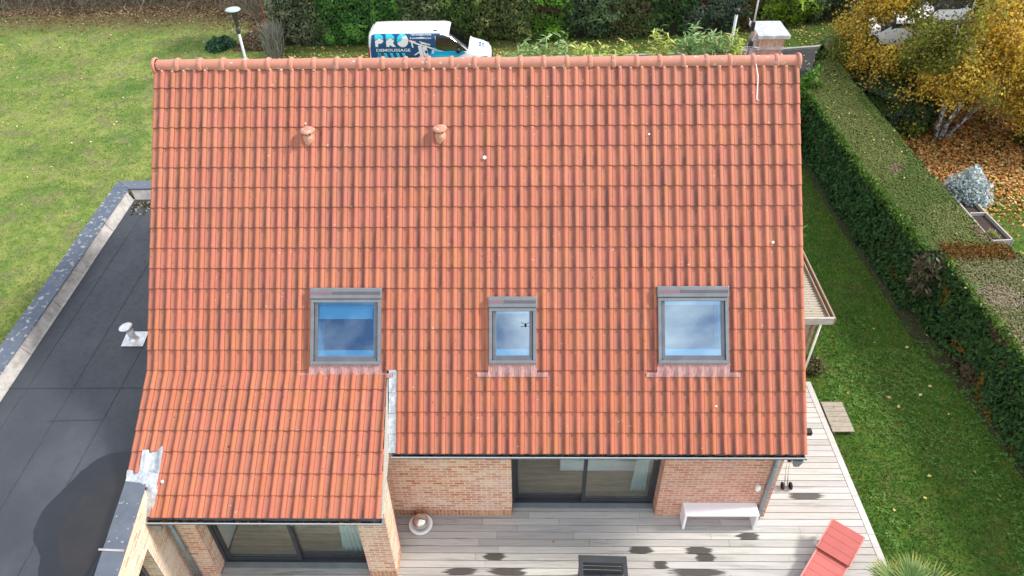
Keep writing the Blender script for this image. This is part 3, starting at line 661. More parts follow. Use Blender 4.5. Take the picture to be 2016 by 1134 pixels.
mb.tube([(11.55, 5.14, 8.95), (11.75, 5.0, 8.62)], .007, 6); sub(mb, 'aerial_rod', STEEL, ant, split=True)

# ------------------------------------------------------------------ flat-roofed annex (part of the house)
FELT = None
def feltmat():
    m, t, b, o = newmat('bitumen_felt'); src = N(t, 'ShaderNodeTexCoord').outputs['Object']
    f = noise(t, src, .55, 6, .6, (1, .6, 1)); r = ramp(t, [(.3, (.024, .029, .040)), (.52, (.040, .046, .058)), (.72, (.068, .074, .088))]); t.links.new(f, r.inputs[0])
    g = noise(t, src, 9, 6, .7); c = mixc(t, .35, r.outputs[0], mixc(t, g, (.2, .2, .2), (.8, .8, .8)), 'OVERLAY')
    gr = noise(t, src, 160, 2, .7); c = mixc(t, .25, c, mixc(t, gr, (.1, .1, .1), (.9, .9, .9)), 'OVERLAY')
    t.links.new(c, b.inputs['Base Color']); rr = ramp(t, [(.4, (.42, .42, .42)), (.7, (.75, .75, .75))]); t.links.new(g, rr.inputs[0]); t.links.new(rr.outputs[0], b.inputs['Roughness'])
    bump(t, b, gr, .3, .004); return m
FELT = feltmat()
COPE = pm('slate_grey_coping', (.095, .115, .15), (.13, .15, .185), 2.5, .5, .15, spots=(.50, .50, .47), spotscale=11, spotpos=(.66, .71))
COPEL = pm('lichened_coping', (.070, .095, .145), (.11, .13, .17), 2.5, .6, .1, spots=(.36, .37, .34), spotscale=9, spotpos=(.57, .66))
FLASH = pm('pale_flashing', (.27, .26, .25), (.46, .44, .42), 4, .7, spots=(.30, .26, .23), spotscale=6, spotpos=(.58, .70))
ZA = 2.80; ZC = 3.05
# outline points: outer and inner edge of the coping (left run, back run, right-front run)
Lo = [(-3.86, -4.0), (-4.46, 8.86)]; Li = [(-3.47, -4.0), (-3.97, 8.44)]
mb = MB(); mb.prism([(-3.7, -4.2, ZA-.15), (-4.2, 8.6, ZA-.15), (.10, 8.6, ZA-.15), (.10, -1.2, ZA-.15), (.35, -4.2, ZA-.15)][::-1], (0, 0, .15)); af = part(mb, 'flat_roof', FELT)
mb = MB()
for xa, xb in ((-3.05, -3.35), (-2.10, -2.35), (-1.15, -1.30), (-.3, -.36)): mb.prism([(xa, -4.1, ZA+.0005), (xa+.018, -4.1, ZA+.0005), (xb+.018, 8.2, ZA+.0005), (xb, 8.2, ZA+.0005)], (0, 0, .005))
mb.prism([(-3.6, 1.16, ZA+.001), (.08, 1.19, ZA+.001), (.08, 1.210, ZA+.001), (-3.6, 1.18, ZA+.001)], (0, 0, .0065)); mb.prism([(-2.3, .30, ZA+.001), (-1.22, .33, ZA+.001), (-1.22, .345, ZA+.001), (-2.3, .315, ZA+.001)], (0, 0, .0065))
sub(mb, 'felt_seam', pm('felt_seam', (.025, .030, .041), (.055, .061, .074), 8, .7), af)
mb = MB(); mb.prism([(*Lo[0], ZC), (*Li[0], ZC), (*Li[1], ZC), (*Lo[1], ZC)], (0, 0, .03)); mb.prism([(Lo[1][0]+.002, Lo[1][1]-.02, ZC-.09), (Lo[0][0]+.002, Lo[0][1], ZC-.09), (Lo[0][0]+.02, Lo[0][1], ZC-.09), (Lo[1][0]+.02, Lo[1][1]-.02, ZC-.09)], (0, 0, .088))
cp = part(mb, 'coping', COPEL, bevel=.006)
mb = MB(); mb.prism([(Li[1][0]+.003, Li[1][1]+.003, ZC-.0), (.08, 8.50, ZC-.0), (.08, 8.93, ZC-.0), (Lo[1][0]+.03, 8.86, ZC)], (0, 0, .033)); part(mb, 'coping', COPE, bevel=.006)
mb = MB(); mb.prism([(.02, -1.27, ZC-.04), (.42, -1.32, ZC-.04), (.80, -4.2, ZC-.04), (.42, -4.2, ZC-.04)][::-1], (0, 0, .03)); mb.box(0, 0, 0, 0, 0, 0) if False else None
part(mb, 'coping', COPE, bevel=.006)
mb = MB(); mb.prism([(.135, -2.60, ZC-.0095), (.57, -2.62, ZC-.0095), (.573, -2.655, ZC-.0095), (.14, -2.635, ZC-.0095)], (0, 0, .006)); part(mb, 'coping_joint', FLASH)
# parapet upstands with pale flashing strip inside
mb = MB(); mb.prism([(Lo[0][0]+.06, -4, ZA-.3), (Li[0][0]-.03, -4, ZA-.3), (Li[1][0]-.03, Li[1][1]+.03, ZA-.3), (Lo[1][0]+.06, Lo[1][1]-.06, ZA-.3)], (0, 0, ZC-.001-ZA+.3)); mb.prism([(Li[1][0]-.02, 8.46, ZA-.3), (.08, 8.53, ZA-.3), (.08, 8.88, ZA-.3), (Li[1][0]-.02, 8.82, ZA-.3)], (0, 0, ZC-.001-ZA+.3)); part(mb, 'parapet', FLASH)
mb = MB(); x0, x1 = Li[0][0]-.028, Li[1][0]-.028
segs = np.linspace(-4, 8.35, 9)
for a_, b_ in zip(segs[:-1], segs[1:]):
    fx = lambda y: x0+(x1-x0)*(y+4)/12.42; o_ = random.uniform(-.006, .006)
    mb.add([(fx(a_), a_, ZC-.02), (fx(b_), b_-.012, ZC-.02), (fx(b_)+.12+o_, b_-.012, ZA+.012), (fx(a_)+.12+o_, a_, ZA+.012), (fx(b_)+.17+o_, b_-.012, ZA+.006), (fx(a_)+.17+o_, a_, ZA+.006)], [(0, 1, 2, 3), (3, 2, 4, 5)])
mb.add([(-3.9, 8.44, ZC-.02), (.05, 8.51, ZC-.02), (.05, 8.36, ZA+.01), (-3.8, 8.29, ZA+.01)], [(0, 3, 2, 1)])
part(mb, 'upstand_flashing', FLASH)
# annex outer walls
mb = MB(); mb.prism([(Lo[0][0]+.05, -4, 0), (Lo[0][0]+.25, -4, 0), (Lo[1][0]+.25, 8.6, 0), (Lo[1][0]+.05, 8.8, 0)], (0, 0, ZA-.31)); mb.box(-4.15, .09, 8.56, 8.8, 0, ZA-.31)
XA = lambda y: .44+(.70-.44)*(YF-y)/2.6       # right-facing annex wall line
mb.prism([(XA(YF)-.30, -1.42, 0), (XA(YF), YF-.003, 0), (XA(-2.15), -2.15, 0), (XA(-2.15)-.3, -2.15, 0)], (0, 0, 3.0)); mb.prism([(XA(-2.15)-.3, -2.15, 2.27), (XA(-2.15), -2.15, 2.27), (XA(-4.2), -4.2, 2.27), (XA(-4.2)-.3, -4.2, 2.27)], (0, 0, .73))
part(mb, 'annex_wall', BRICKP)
mb = MB(); 
for q in (0, .12): mb.box(.16-q, .24-q, -2.23-q*.6, -2.152, .03, 2.26)
mb.box(.10, .20, -4.2, -2.24, .03, .12); mb.box(.10, .20, -4.2, -2.24, 2.18, 2.26); ad = part(mb, 'annex_window', ANTH)
mb = MB(); mb.box(.13, .136, -4.2, -2.24, .12, 2.18); sub(mb, 'pane', GLASSD, ad)
mb = MB(); mb.box(-.6, -.55, -4.2, -2.2, 0, 2.2); sub(mb, 'dark_backing', DARKROOM, ad)
# moss and rotting leaves in the back corner of the flat roof
n_ = 420; P = np.stack([-3.72+rng.exponential(.28, n_), 8.2-rng.exponential(.13, n_), np.full(n_, ZA+.012)], 1); P = P[(P[:, 0] < -2.9) & (P[:, 1] > 7.5)]
tag(leaves('leaf_litter', P, .055, pick([(.06, .05, .03), (.03, .028, .02), (.25, .23, .20), (.05, .06, .02)], len(P)), DRYLEAF, None, np.array([0, 0, 1.]), .5), 'dark moss and rotting leaves in the far corner of the flat roof', 'leaf litter', kind='stuff')
# puddle on the felt
def blob(pts, z, n=70, jit=.02, seed=1):
    p = np.array(pts); r = np.random.default_rng(seed); m = len(p); o = []
    for i in range(n):
        t = i/n*m; k = int(t); f = t-k; a_, b_, c_, d_ = p[(k-1) % m], p[k], p[(k+1) % m], p[(k+2) % m]
        q = .5*((2*b_)+(-a_+c_)*f+(2*a_-5*b_+4*c_-d_)*f*f+(-a_+3*b_-3*c_+d_)*f**3); o.append((q[0]+r.normal()*jit*.4, q[1]+r.normal()*jit*.4, z))
    return o
WET = pm('wet_bitumen', (.008, .011, .018), (.012, .016, .024), 3, .32, bmp=.05)
mb = MB(); mb.add(blob([(-.02, -.45), (-.25, -.42), (-.73, -.52), (-1.01, -.82), (-1.19, -1.29), (-1.35, -1.74), (-1.26, -2.23), (-.95, -2.6), (-.80, -2.96), (-.5, -3.3), (.06, -3.3), (.08, -2.49), (.04, -1.6), (.04, -.9)], ZA+.009), [tuple(range(70))[::-1]]); mb.f[-1] = tuple(reversed(mb.f[-1]))
tag(mb.build('puddle', WET), 'dark puddle of rain water on the flat roof', 'puddle', kind='structure')
MUD = pm('muddy_wet_felt', (.012, .013, .018), (.021, .019, .020), 2.5, .34, bmp=.03)
mb = MB(); mb.add(blob([(-.05, -.98), (-.42, -.95), (-.68, -1.25), (-.82, -1.75), (-.80, -2.25), (-.5, -2.8), (-.1, -3.1), (.02, -2.6), (.0, -1.7)], ZA+.013), [tuple(range(70))])
tag(mb.build('puddle_water', MUD), None, None, kind='structure')
# metal flue with square base plate on the felt
vb = onz(264, 668, ZA); flue = empty('roof_flue', (vb[0], vb[1], ZA), 0, 'shiny metal flue with round cap on a square lead plate on the flat roof', 'flue')
SILV = pm('shiny_foil', (.62, .64, .67), (.80, .81, .83), 9, .3, .6, bmp=.5, spots=(.88, .88, .88), spotscale=8, spotpos=(.5, .65))
q = [onz(238, 682, ZA+.012), onz(281, 682, ZA+.012), onz(293, 653, ZA+.012), onz(268, 653, ZA+.012)]; q[3] = q[0]+(q[2]-q[1]); o0 = np.array(flue.location)
mb = MB(o0); mb.prism(q, (0, 0, .006)); mb.build('base_plate', SILV, flue)
mb = MB(); mb.lathe([(.12, .01), (.09, .05), (.075, .09), (.075, .26), (.10, .30), (.10, .36)], (0, 0, 0), 22, (-.04, .02, 1)); mb.build('pipe', SILV, flue)
mb = MB(); mb.lathe([(0, .42), (.08, .415), (.145, .395), (.150, .38), (.13, .375), (0, .375)], (-.015, 0, 0), 26, (-.10, -.02, 1)); mb.build('cap', SILV, flue)

# ------------------------------------------------------------------ timber lean-to on the right gable
lt = empty('timber_lean_to', (13.6, 5.4, 0), 0, 'weathered timber lean-to with boarded flat top beside the right gable', 'lean-to'); lo_ = (13.6, 5.4, 0)
mb = MB(lo_); y = 4.05
while y < 7.6: mb.tube([(12.42, y, 2.10), (14.50, y, 2.10)], .045, 8); y += .092
mb.build('roof_boards', TIMBERL, lt)
mb = MB(lo_); mb.box(12.42, 14.60, 3.93, 3.99, 2.02, 2.22); fr_ = mb.build('front_fascia', WPAINT, lt, .004)
mb = MB(lo_); mb.box(14.602, 14.64, 3.93, 7.7, 2.02, 2.22); mb.box(14.50, 14.53, 4.0, 7.7, 2.05, 2.20); mb.build('side_fascia', TIMBER, lt, .004, split=True)
mb = MB(lo_); mb.box(14.53, 14.60, 4.0, 7.7, 2.03, 2.10); mb.build('gutter_trough', pm('dark_trough', (.06, .04, .035), (.1, .07, .06), 9, .8), lt)
mb = MB(lo_); z = .05
while z < 2.0: mb.box(12.42, 14.22, 4.20, 4.23, z, z+.125); mb.box(14.222, 14.25, 4.20, 7.6, z, z+.125); z += .130
mb.build('boarding', TIMBERL, lt)
mb = MB(lo_); mb.box(14.252, 14.33, 4.14, 4.24, 0, 2.02); mb.build('corner_post', TIMBER, lt)
mb = MB(lo_); mb.tube([(14.42, 4.12, .02), (14.42, 4.12, 2.0)], .028, 10); mb.build('drain_pipe', WHITEP, lt)

# ------------------------------------------------------------------ deck
DECKM = None
PUD = [(onz(1262, 1079), .22), (onz(1374, 1079), .27), (onz(1387, 1094), .18), (onz(1472, 1052), .23), (onz(975, 1094), .21), (onz(905, 1125), .30), (onz(1000, 1126), .34), (onz(1370, 1122), .55), (onz(1585, 974), .36), (onz(1300, 1106), .14), (onz(1640, 1050), .10)]
ROW0 = -.065; PW = .1655
def deckmat():
    m, t, b, o = newmat('weathered_deck'); src = N(t, 'ShaderNodeTexCoord').outputs['Object']; a = N(t, 'ShaderNodeAttribute'); a.attribute_name = 'col'
    f = noise(t, src, 2.2, 7, .7, (.55, 9, 1)); f2 = noise(t, src, 11, 6, .75, (.3, 7, 1)); big = noise(t, src, .45, 4, .6)
    c = mixc(t, f, (.31, .30, .285), (.63, .62, .605)); c = mixc(t, .5, c, mixc(t, f2, (.25, .24, .24), (.8, .79, .77)), 'OVERLAY'); c = mixc(t, 1, c, a.outputs['Color'], 'MULTIPLY')
    gr = noise(t, src, 1.1, 5, .7, (.5, 3.5, 1), .3, (4, 2, 0)); sp = N(t, 'ShaderNodeSeparateXYZ'); t.links.new(src, sp.inputs[0])
    fr = mth(t, 'MULTIPLY_ADD', sp.outputs[1], -.5, -.22, True)   # algae where the deck is open to the rain
    g = mth(t, 'MULTIPLY', mth(t, 'MULTIPLY_ADD', gr, 4, -1.6, True), fr, None, True); c = mixc(t, mth(t, 'MULTIPLY', g, .7), c, (.20, .185, .14))
    dirt = mth(t, 'MULTIPLY_ADD', noise(t, src, 1.6, 6, .75, (.35, 6, 1), .5, (7, 9, 0)), 6, -3.3, True); c = mixc(t, mth(t, 'MULTIPLY', dirt, .6), c, (.14, .13, .12))
    wet = None
    for p, hw in PUD:
        row = round((p[1]-(ROW0+PW/2))/PW); yc = ROW0+PW/2+row*PW
        dxn = mth(t, 'DIVIDE', mth(t, 'SUBTRACT', sp.outputs[0], float(p[0])), hw*1.2); dyn = mth(t, 'DIVIDE', mth(t, 'SUBTRACT', sp.outputs[1], float(yc)), .082)
        d = mth(t, 'ADD', mth(t, 'POWER', mth(t, 'ABSOLUTE', dxn), 1.15), mth(t, 'MULTIPLY', mth(t, 'POWER', mth(t, 'ABSOLUTE', dyn), 2), .35))
        d = mth(t, 'ADD', d, mth(t, 'MULTIPLY_ADD', f, 2.6, -1.3)); k = mth(t, 'MULTIPLY', mth(t, 'MULTIPLY_ADD', d, -4, 4, True), mth(t, 'LESS_THAN', mth(t, 'ABSOLUTE', dyn), 1.0)); wet = k if wet is None else mth(t, 'MAXIMUM', wet, k)
    c = mixc(t, mth(t, 'MULTIPLY', wet, .93), c, (.055, .047, .043)); t.links.new(c, b.inputs['Base Color'])
    t.links.new(mth(t, 'MULTIPLY_ADD', wet, -.35, .72), b.inputs['Roughness']); bump(t, b, f2, .35, .006); return m
DECKM = deckmat()
def plank(x0, x1, y0, y1, z=0.):
    tnt = random.uniform(.84, 1.12); dz = random.uniform(-.002, .002)
    mb.add([(x0, y0, z-.03+dz), (x1, y0, z-.03+dz), (x1, y1, z-.03+dz), (x0, y1, z-.03+dz), (x0, y0+.002, z+dz), (x1, y0+.002, z+dz), (x1, y1-.002, z+dz), (x0, y1-.002, z+dz)],
           [(0, 3, 2, 1), (4, 5, 6, 7), (0, 1, 5, 4), (1, 2, 6, 5), (2, 3, 7, 6), (3, 0, 4, 7)], colr=np.array((tnt, tnt*random.uniform(.98, 1.01), tnt*random.uniform(.96, 1.02))))
mb = MB(); mb.col = True
edge = lambda y: 14.43+(4.0-y)*.014
for r_ in range(-22, 26):
    y0 = ROW0+r_*PW+.004; y1 = y0+PW-.009; ym = (y0+y1)/2
    xs0 = 12.42 if ym > .03 else 4.30
    if ym <= -1.40: xs0 = .60
    if .03 < ym < .32: plank(6.95, 10.03, y0, y1)
    if -1.44 < ym < -1.15: plank(.99, 4.06, y0, y1)
    if ym < -1.44 or ym > -1.2 or True: pass
    xe = edge(ym); x = xs0-random.uniform(0, 2.0) if xs0 < 5 else xs0
    while x < xe:
        L_ = random.choice([1.8, 2.4, 3.0, 3.6])+random.uniform(-.2, .2); a_, b_ = max(x, xs0), min(x+L_, xe)
        if xe-b_ < .5: b_ = xe
        if b_-a_ > .1: plank(a_, b_-.005, y0, y1)
        x = b_ if b_ >= xe else x+L_
        if b_ >= xe: break
ys = [-4.0, -2.2, -.42, 1.6, 3.95]
for a_, b_ in zip(ys[:-1], ys[1:]):
    tnt = random.uniform(.95, 1.15); vs = [(edge(a_)+.006, a_, -.03), (edge(a_)+.145, a_, -.03), (edge(b_)+.145, b_-.006, -.03), (edge(b_)+.006, b_-.006, -.03)]; vs += [(x, y, .004) for x, y, z in vs]
    mb.add(vs, [(0, 3, 2, 1), (4, 5, 6, 7), (0, 1, 5, 4), (1, 2, 6, 5), (2, 3, 7, 6), (3, 0, 4, 7)], colr=np.array((tnt, tnt, tnt)))
tag(mb.build('deck', DECKM), kind='structure')
mb = MB(); mb.box(.55, 14.50, -4.0, -.01, -.12, -.04); mb.box(12.41, 14.50, 0, 3.95, -.12, -.04); tag(mb.build('deck_base', pm('dark_joist', (.03, .025, .02), (.04, .03, .028), 5, .95)), kind='structure')
mb = MB(); pl = [onz(1610, 789), onz(1655, 795), onz(1680, 850), onz(1634, 850)]; x0, x1, y0, y1 = 14.62, 15.14, 2.30, 3.24
st_ = empty('timber_step', (14.88, 2.77, -.08), 0, 'low square step of grey boards beside the deck edge', 'step')
for i in range(6): mb.box(x0-14.88, x1-14.88, y0-2.77+i*.157, y0-2.77+i*.157+.150, .09, .115)
mb.build('board', TIMBERL, st_); mb = MB(); mb.box(x0-14.85, x0-14.80, y0-2.75, y1-2.79, 0, .089); mb.box(x1-14.96, x1-14.91, y0-2.75, y1-2.79, 0, .089); mb.build('bearer', TIMBER, st_, split=True)
# ------------------------------------------------------------------ ground
def groundmat():
    m, t, b, o = newmat('lawn_soil'); src = N(t, 'ShaderNodeTexCoord').outputs['Object']
    f = noise(t, src, .35, 6, .65); g = noise(t, src, 3, 6, .75); h = noise(t, src, 28, 5, .8, dist=.6); sp = N(t, 'ShaderNodeSeparateXYZ'); t.links.new(src, sp.inputs[0])
    a = ramp(t, [(.34, (.072, .138, .030)), (.46, (.145, .205, .046)), (.56, (.245, .280, .080)), (.68, (.225, .215, .115))]); t.links.new(mth(t, 'MULTIPLY_ADD', g, .5, mth(t, 'MULTIPLY', f, .5)), a.inputs[0])
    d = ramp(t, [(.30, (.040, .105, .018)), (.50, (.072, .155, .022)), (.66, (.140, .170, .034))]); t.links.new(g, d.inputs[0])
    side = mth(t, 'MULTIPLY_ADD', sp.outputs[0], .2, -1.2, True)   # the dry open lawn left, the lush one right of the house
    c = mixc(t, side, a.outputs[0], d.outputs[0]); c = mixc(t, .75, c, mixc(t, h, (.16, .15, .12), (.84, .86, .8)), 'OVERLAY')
    dry = ramp(t, [(.50, (0, 0, 0)), (.64, (.65, .65, .65))]); t.links.new(noise(t, src, .9, 5, .7, (1, 1, 1), .4, (9, 2, 0)), dry.inputs[0]); c = mixc(t, dry.outputs[0], c, mixc(t, side, (.20, .165, .10), (.13, .12, .045)))
    lush = ramp(t, [(.52, (0, 0, 0)), (.62, (.6, .6, .6))]); t.links.new(noise(t, src, .55, 6, .75, (1, 1, 1), .8, (2, 19, 0)), lush.inputs[0]); c = mixc(t, mth(t, 'MULTIPLY', lush.outputs[0], mth(t, 'SUBTRACT', 1., side)), c, (.055, .145, .026))
    # brown leaf mould along the far boundary
    lm = mth(t, 'MULTIPLY_ADD', sp.outputs[1], .45, -12.6); lm = mth(t, 'ADD', lm, mth(t, 'MULTIPLY_ADD', g, 2.4, -1.2)); lm = mth(t, 'MULTIPLY', lm, 1., None, True)
    c = mixc(t, mth(t, 'MULTIPLY', lm, .85), c, mixc(t, h, (.05, .03, .02), (.16, .095, .05)))
    t.links.new(c, b.inputs['Base Color']); b.inputs['Roughness'].default_value = .95; b.inputs['Specular IOR Level'].default_value = .15; bump(t, b, h, .8, .03); return m
mb = MB(); n = 40
xs = np.concatenate([np.linspace(-400, -40, 6), np.linspace(-36, 50, 44), np.linspace(60, 400, 6)]); ysg = np.concatenate([np.linspace(-200, -20, 6), np.linspace(-16, 50, 34), np.linspace(60, 600, 6)])
gv = [(x, y, -.09) for y in ysg for x in xs]; nx = len(xs); gf = [(j*nx+i, j*nx+i+1, (j+1)*nx+i+1, (j+1)*nx+i) for j in range(len(ysg)-1) for i in range(nx-1)]
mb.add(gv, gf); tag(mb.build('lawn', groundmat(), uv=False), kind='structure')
ASPH = pm('damp_asphalt', (.022, .023, .028), (.040, .041, .046), 3, .75, bmp=.4, spots=(.16, .15, .14), spotscale=60, spotpos=(.62, .72))
def ribbon(pts, z0, z1):
    m_ = MB(); n = len(pts); vs = [(*a, z1) for a, b in pts]+[(*b, z1) for a, b in pts]+[(*a, z0) for a, b in pts]+[(*b, z0) for a, b in pts]; fs = []
    for i in range(n-1): fs += [(i, n+i, n+i+1, i+1), (i, i+1, 2*n+i+1, 2*n+i), (n+i+1, n+i, 3*n+i, 3*n+i+1)]
    fs += [(0, 2*n, 3*n, n), (n-1, 2*n-1, 4*n-1, 3*n-1)]; m_.add(vs, fs); return m_
far = [(-3.5, 24.35), (2, 24.45), (8, 24.75), (14, 25.0), (19.5, 25.50), (22.4, 25.95), (28, 26.9), (42, 29.5)]
near = [(-3.5, 19.8), (2, 19.8), (8, 19.9), (14, 20.2), (18.3, 21.6), (21.5, 23.7), (27, 23.4), (42, 23.0)]
tag(ribbon([(b, a) for a, b in zip(far, near)], -.088, -.075).build('driveway', ASPH), kind='structure')
k2 = [(x+.0, y+.16) for x, y in far]; tag(ribbon([(a, b) for a, b in zip(far, k2)], -.2, .02).build('kerb', pm('kerb_concrete', (.42, .41, .39), (.30, .30, .28), 6, .9)), kind='structure')
SOIL = pm('bare_dark_soil', (.030, .028, .016), (.055, .050, .026), 6, .95, bmp=.8, spots=(.16, .12, .09), spotscale=40, spotpos=(.62, .70))
sp_ = [(17.45, 16.6), (17.50, 13), (17.52, 10.5), (17.62, 8.6), (17.75, 6.9), (17.95, 5.8), (18.2, 4.2), (18.32, 2.6), (18.52, .9), (18.65, -1), (18.7, -4)]
tag(ribbon([((x+1.2, y), (x+.12*math.sin(y*3.1), y)) for x, y in sp_], -.2, -.074).build('soil_strip', SOIL), kind='structure')
# ------------------------------------------------------------------ grass blades (stuff)
def inpoly(P, poly):
    x, y = P[:, 0], P[:, 1]; r = np.zeros(len(P), bool); j = len(poly)-1
    for i in range(len(poly)):
        xi, yi = poly[i]; xj, yj = poly[j]; c = ((yi > y) != (yj > y)) & (x < (xj-xi)*(y-yi)/(yj-yi+1e-12)+xi); r ^= c; j = i
    return r
def grass(name, poly, n, h, wd, cols, lab, z=-.09, patch=(.5, 3), p=None):
    a = np.array(poly); P = np.stack([rng.uniform(a[:, 0].min(), a[:, 0].max(), n), rng.uniform(a[:, 1].min(), a[:, 1].max(), n), np.full(n, z)], 1)
    P = P[inpoly(P, poly)]; v = vnoise(P, patch[0], 3)*.6+vnoise(P, patch[1], 4)*.4; P = P[rng.random(len(P)) < .35+v]; n = len(P); v = vnoise(P, patch[0], 5)[:, None]*.6+vnoise(P, patch[1], 6)[:, None]*.4
    d = randdir(n); d[:, 2] = np.abs(d[:, 2])*.6+.45; d /= np.linalg.norm(d, axis=1)[:, None]; H = h*rng.uniform(.5, 1.4, n)[:, None]; s = np.cross(d, randdir(n)); s /= np.linalg.norm(s, axis=1)[:, None]
    V = np.stack([P-s*wd, P+s*wd, P+d*H], 1).reshape(-1, 3); F = np.arange(n*3).reshape(n, 3); c = pick(cols, n, .25, p)*(0.55+.9*v)
    return tag(npmesh(name, V, F, GRASSM, None, np.repeat(c, 3, axis=0)), lab, 'grass', kind='stuff')
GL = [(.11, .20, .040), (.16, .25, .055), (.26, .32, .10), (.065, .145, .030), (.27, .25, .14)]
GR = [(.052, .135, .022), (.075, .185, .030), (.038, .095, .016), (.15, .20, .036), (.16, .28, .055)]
grass('lawn_grass', [(-26, 33), (-4.2, 33), (-4, 8.8), (-4.6, 8.9), (-4.2, -2), (-14, -3)], 170000, .07, .012, GL, 'short pale green and straw coloured grass on the open lawn left of the house')
grass('lawn_grass', [(-5, 29), (24, 30.5), (24, 26.4), (14, 25.3), (2, 24.75), (-5, 24.7)], 42000, .08, .014, [(.07, .12, .02), (.12, .15, .03), (.20, .17, .06), (.05, .09, .015)], 'green verge with fallen leaves between driveway and far hedge')
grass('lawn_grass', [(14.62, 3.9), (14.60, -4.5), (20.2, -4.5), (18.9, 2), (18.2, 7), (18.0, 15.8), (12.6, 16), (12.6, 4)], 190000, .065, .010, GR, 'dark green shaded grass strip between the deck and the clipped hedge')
grass('lawn_grass', [(20.0, 19), (20.2, 3), (30, 3), (36, 22), (21.5, 23.5)], 90000, .07, .013, [(.05, .11, .015), (.08, .14, .02), (.12, .15, .03)], 'sunlit green grass of the garden behind the clipped hedge')
# pale rosettes of plantain in the shaded grass
n_ = 1000; C0 = np.stack([rng.uniform(14.9, 18.6, n_*4), rng.uniform(-3, 6.5, n_*4), np.full(n_*4, -.07)], 1); C0 = C0[vnoise(C0, .55, 8) > .52][:n_]
P = np.repeat(C0, 9, axis=0); an = rng.uniform(0, 2*PI, len(P)); dd = np.stack([np.cos(an), np.sin(an), np.full(len(P), .35)], 1); dd /= np.linalg.norm(dd, axis=1)[:, None]; P = P+dd*.045
up = np.tile([0, 0, 1.], (len(P), 1)); tag(leaves('plantain_rosettes', P, rng.uniform(.012, .026, len(P)), pick([(.13, .27, .05), (.17, .33, .07), (.09, .22, .035)], len(P)), LEAF, None, up, .5, 3.2, dd, .12), 'pale broad leaved weeds dotted through the shaded grass strip', 'weeds', kind='stuff')
# ------------------------------------------------------------------ hedges
def hedge_faces(mbox, ni):
    pass
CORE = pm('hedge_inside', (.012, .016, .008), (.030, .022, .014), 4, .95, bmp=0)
def colmix(P, base, jit, seed, patches):
    """species/age colour patches through the foliage: list of (colour list, noise scale, threshold)"""
    c = pick(base, len(P), jit)
    for k, (cl, sc, th) in enumerate(patches):
        m_ = vnoise(P, sc, seed+k) > th; c[m_] = pick(cl, m_.sum(), jit)
    return c
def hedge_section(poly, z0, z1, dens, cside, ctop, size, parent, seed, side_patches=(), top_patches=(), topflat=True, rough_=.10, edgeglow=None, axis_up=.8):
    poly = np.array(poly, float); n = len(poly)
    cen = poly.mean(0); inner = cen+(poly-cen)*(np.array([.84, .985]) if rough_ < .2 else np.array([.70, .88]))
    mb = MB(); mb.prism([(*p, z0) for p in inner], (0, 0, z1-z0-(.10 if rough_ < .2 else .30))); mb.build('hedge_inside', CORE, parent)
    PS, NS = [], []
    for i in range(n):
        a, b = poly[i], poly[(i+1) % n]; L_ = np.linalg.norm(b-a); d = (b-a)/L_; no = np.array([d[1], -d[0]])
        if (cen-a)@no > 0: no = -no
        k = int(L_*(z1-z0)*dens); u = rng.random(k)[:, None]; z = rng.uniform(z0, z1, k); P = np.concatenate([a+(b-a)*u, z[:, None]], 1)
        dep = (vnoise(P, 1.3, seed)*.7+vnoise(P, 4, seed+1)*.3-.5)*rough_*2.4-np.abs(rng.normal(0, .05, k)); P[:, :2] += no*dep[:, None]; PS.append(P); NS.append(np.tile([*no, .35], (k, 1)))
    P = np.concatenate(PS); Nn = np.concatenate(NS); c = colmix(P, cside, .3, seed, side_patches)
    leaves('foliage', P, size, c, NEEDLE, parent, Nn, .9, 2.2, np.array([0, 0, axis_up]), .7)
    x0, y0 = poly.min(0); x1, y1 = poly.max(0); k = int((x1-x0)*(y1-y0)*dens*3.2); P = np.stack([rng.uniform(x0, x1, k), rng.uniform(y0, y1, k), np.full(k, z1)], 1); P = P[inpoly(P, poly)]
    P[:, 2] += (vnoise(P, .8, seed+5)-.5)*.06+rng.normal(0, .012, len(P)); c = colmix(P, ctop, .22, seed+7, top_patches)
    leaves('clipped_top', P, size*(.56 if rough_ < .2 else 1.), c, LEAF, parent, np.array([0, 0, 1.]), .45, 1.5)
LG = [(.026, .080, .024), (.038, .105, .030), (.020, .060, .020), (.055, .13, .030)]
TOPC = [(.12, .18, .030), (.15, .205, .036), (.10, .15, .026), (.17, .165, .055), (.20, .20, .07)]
BR = [(.09, .075, .045), (.13, .10, .065), (.05, .055, .03)]
h1 = empty('clipped_hedge', (18.8, 6, 0), 0, 'long clipped conifer hedge with flat brownish top along the shaded lawn', 'hedge')
def mv(o, p):
    for ch in o.children: ch.location = (-p[0], -p[1], -p[2])
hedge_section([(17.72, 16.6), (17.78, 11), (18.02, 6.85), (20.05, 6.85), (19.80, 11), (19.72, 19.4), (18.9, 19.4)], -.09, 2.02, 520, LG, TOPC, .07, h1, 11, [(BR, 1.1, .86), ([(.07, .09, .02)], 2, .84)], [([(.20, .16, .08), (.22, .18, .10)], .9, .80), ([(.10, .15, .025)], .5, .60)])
hedge_section([(18.38, 6.80), (18.95, -3.6), (21.1, -3.6), (20.5, 6.80)], -.09, 1.98, 520, LG, [(.15, .17, .045), (.19, .18, .08), (.27, .24, .15), (.12, .145, .035)], .07, h1, 31, [(BR, 1.0, .80), ([(.10, .11, .02), (.16, .10, .02)], 2.2, .83)], [([(.30, .26, .17), (.24, .19, .11)], 1.2, .62)])
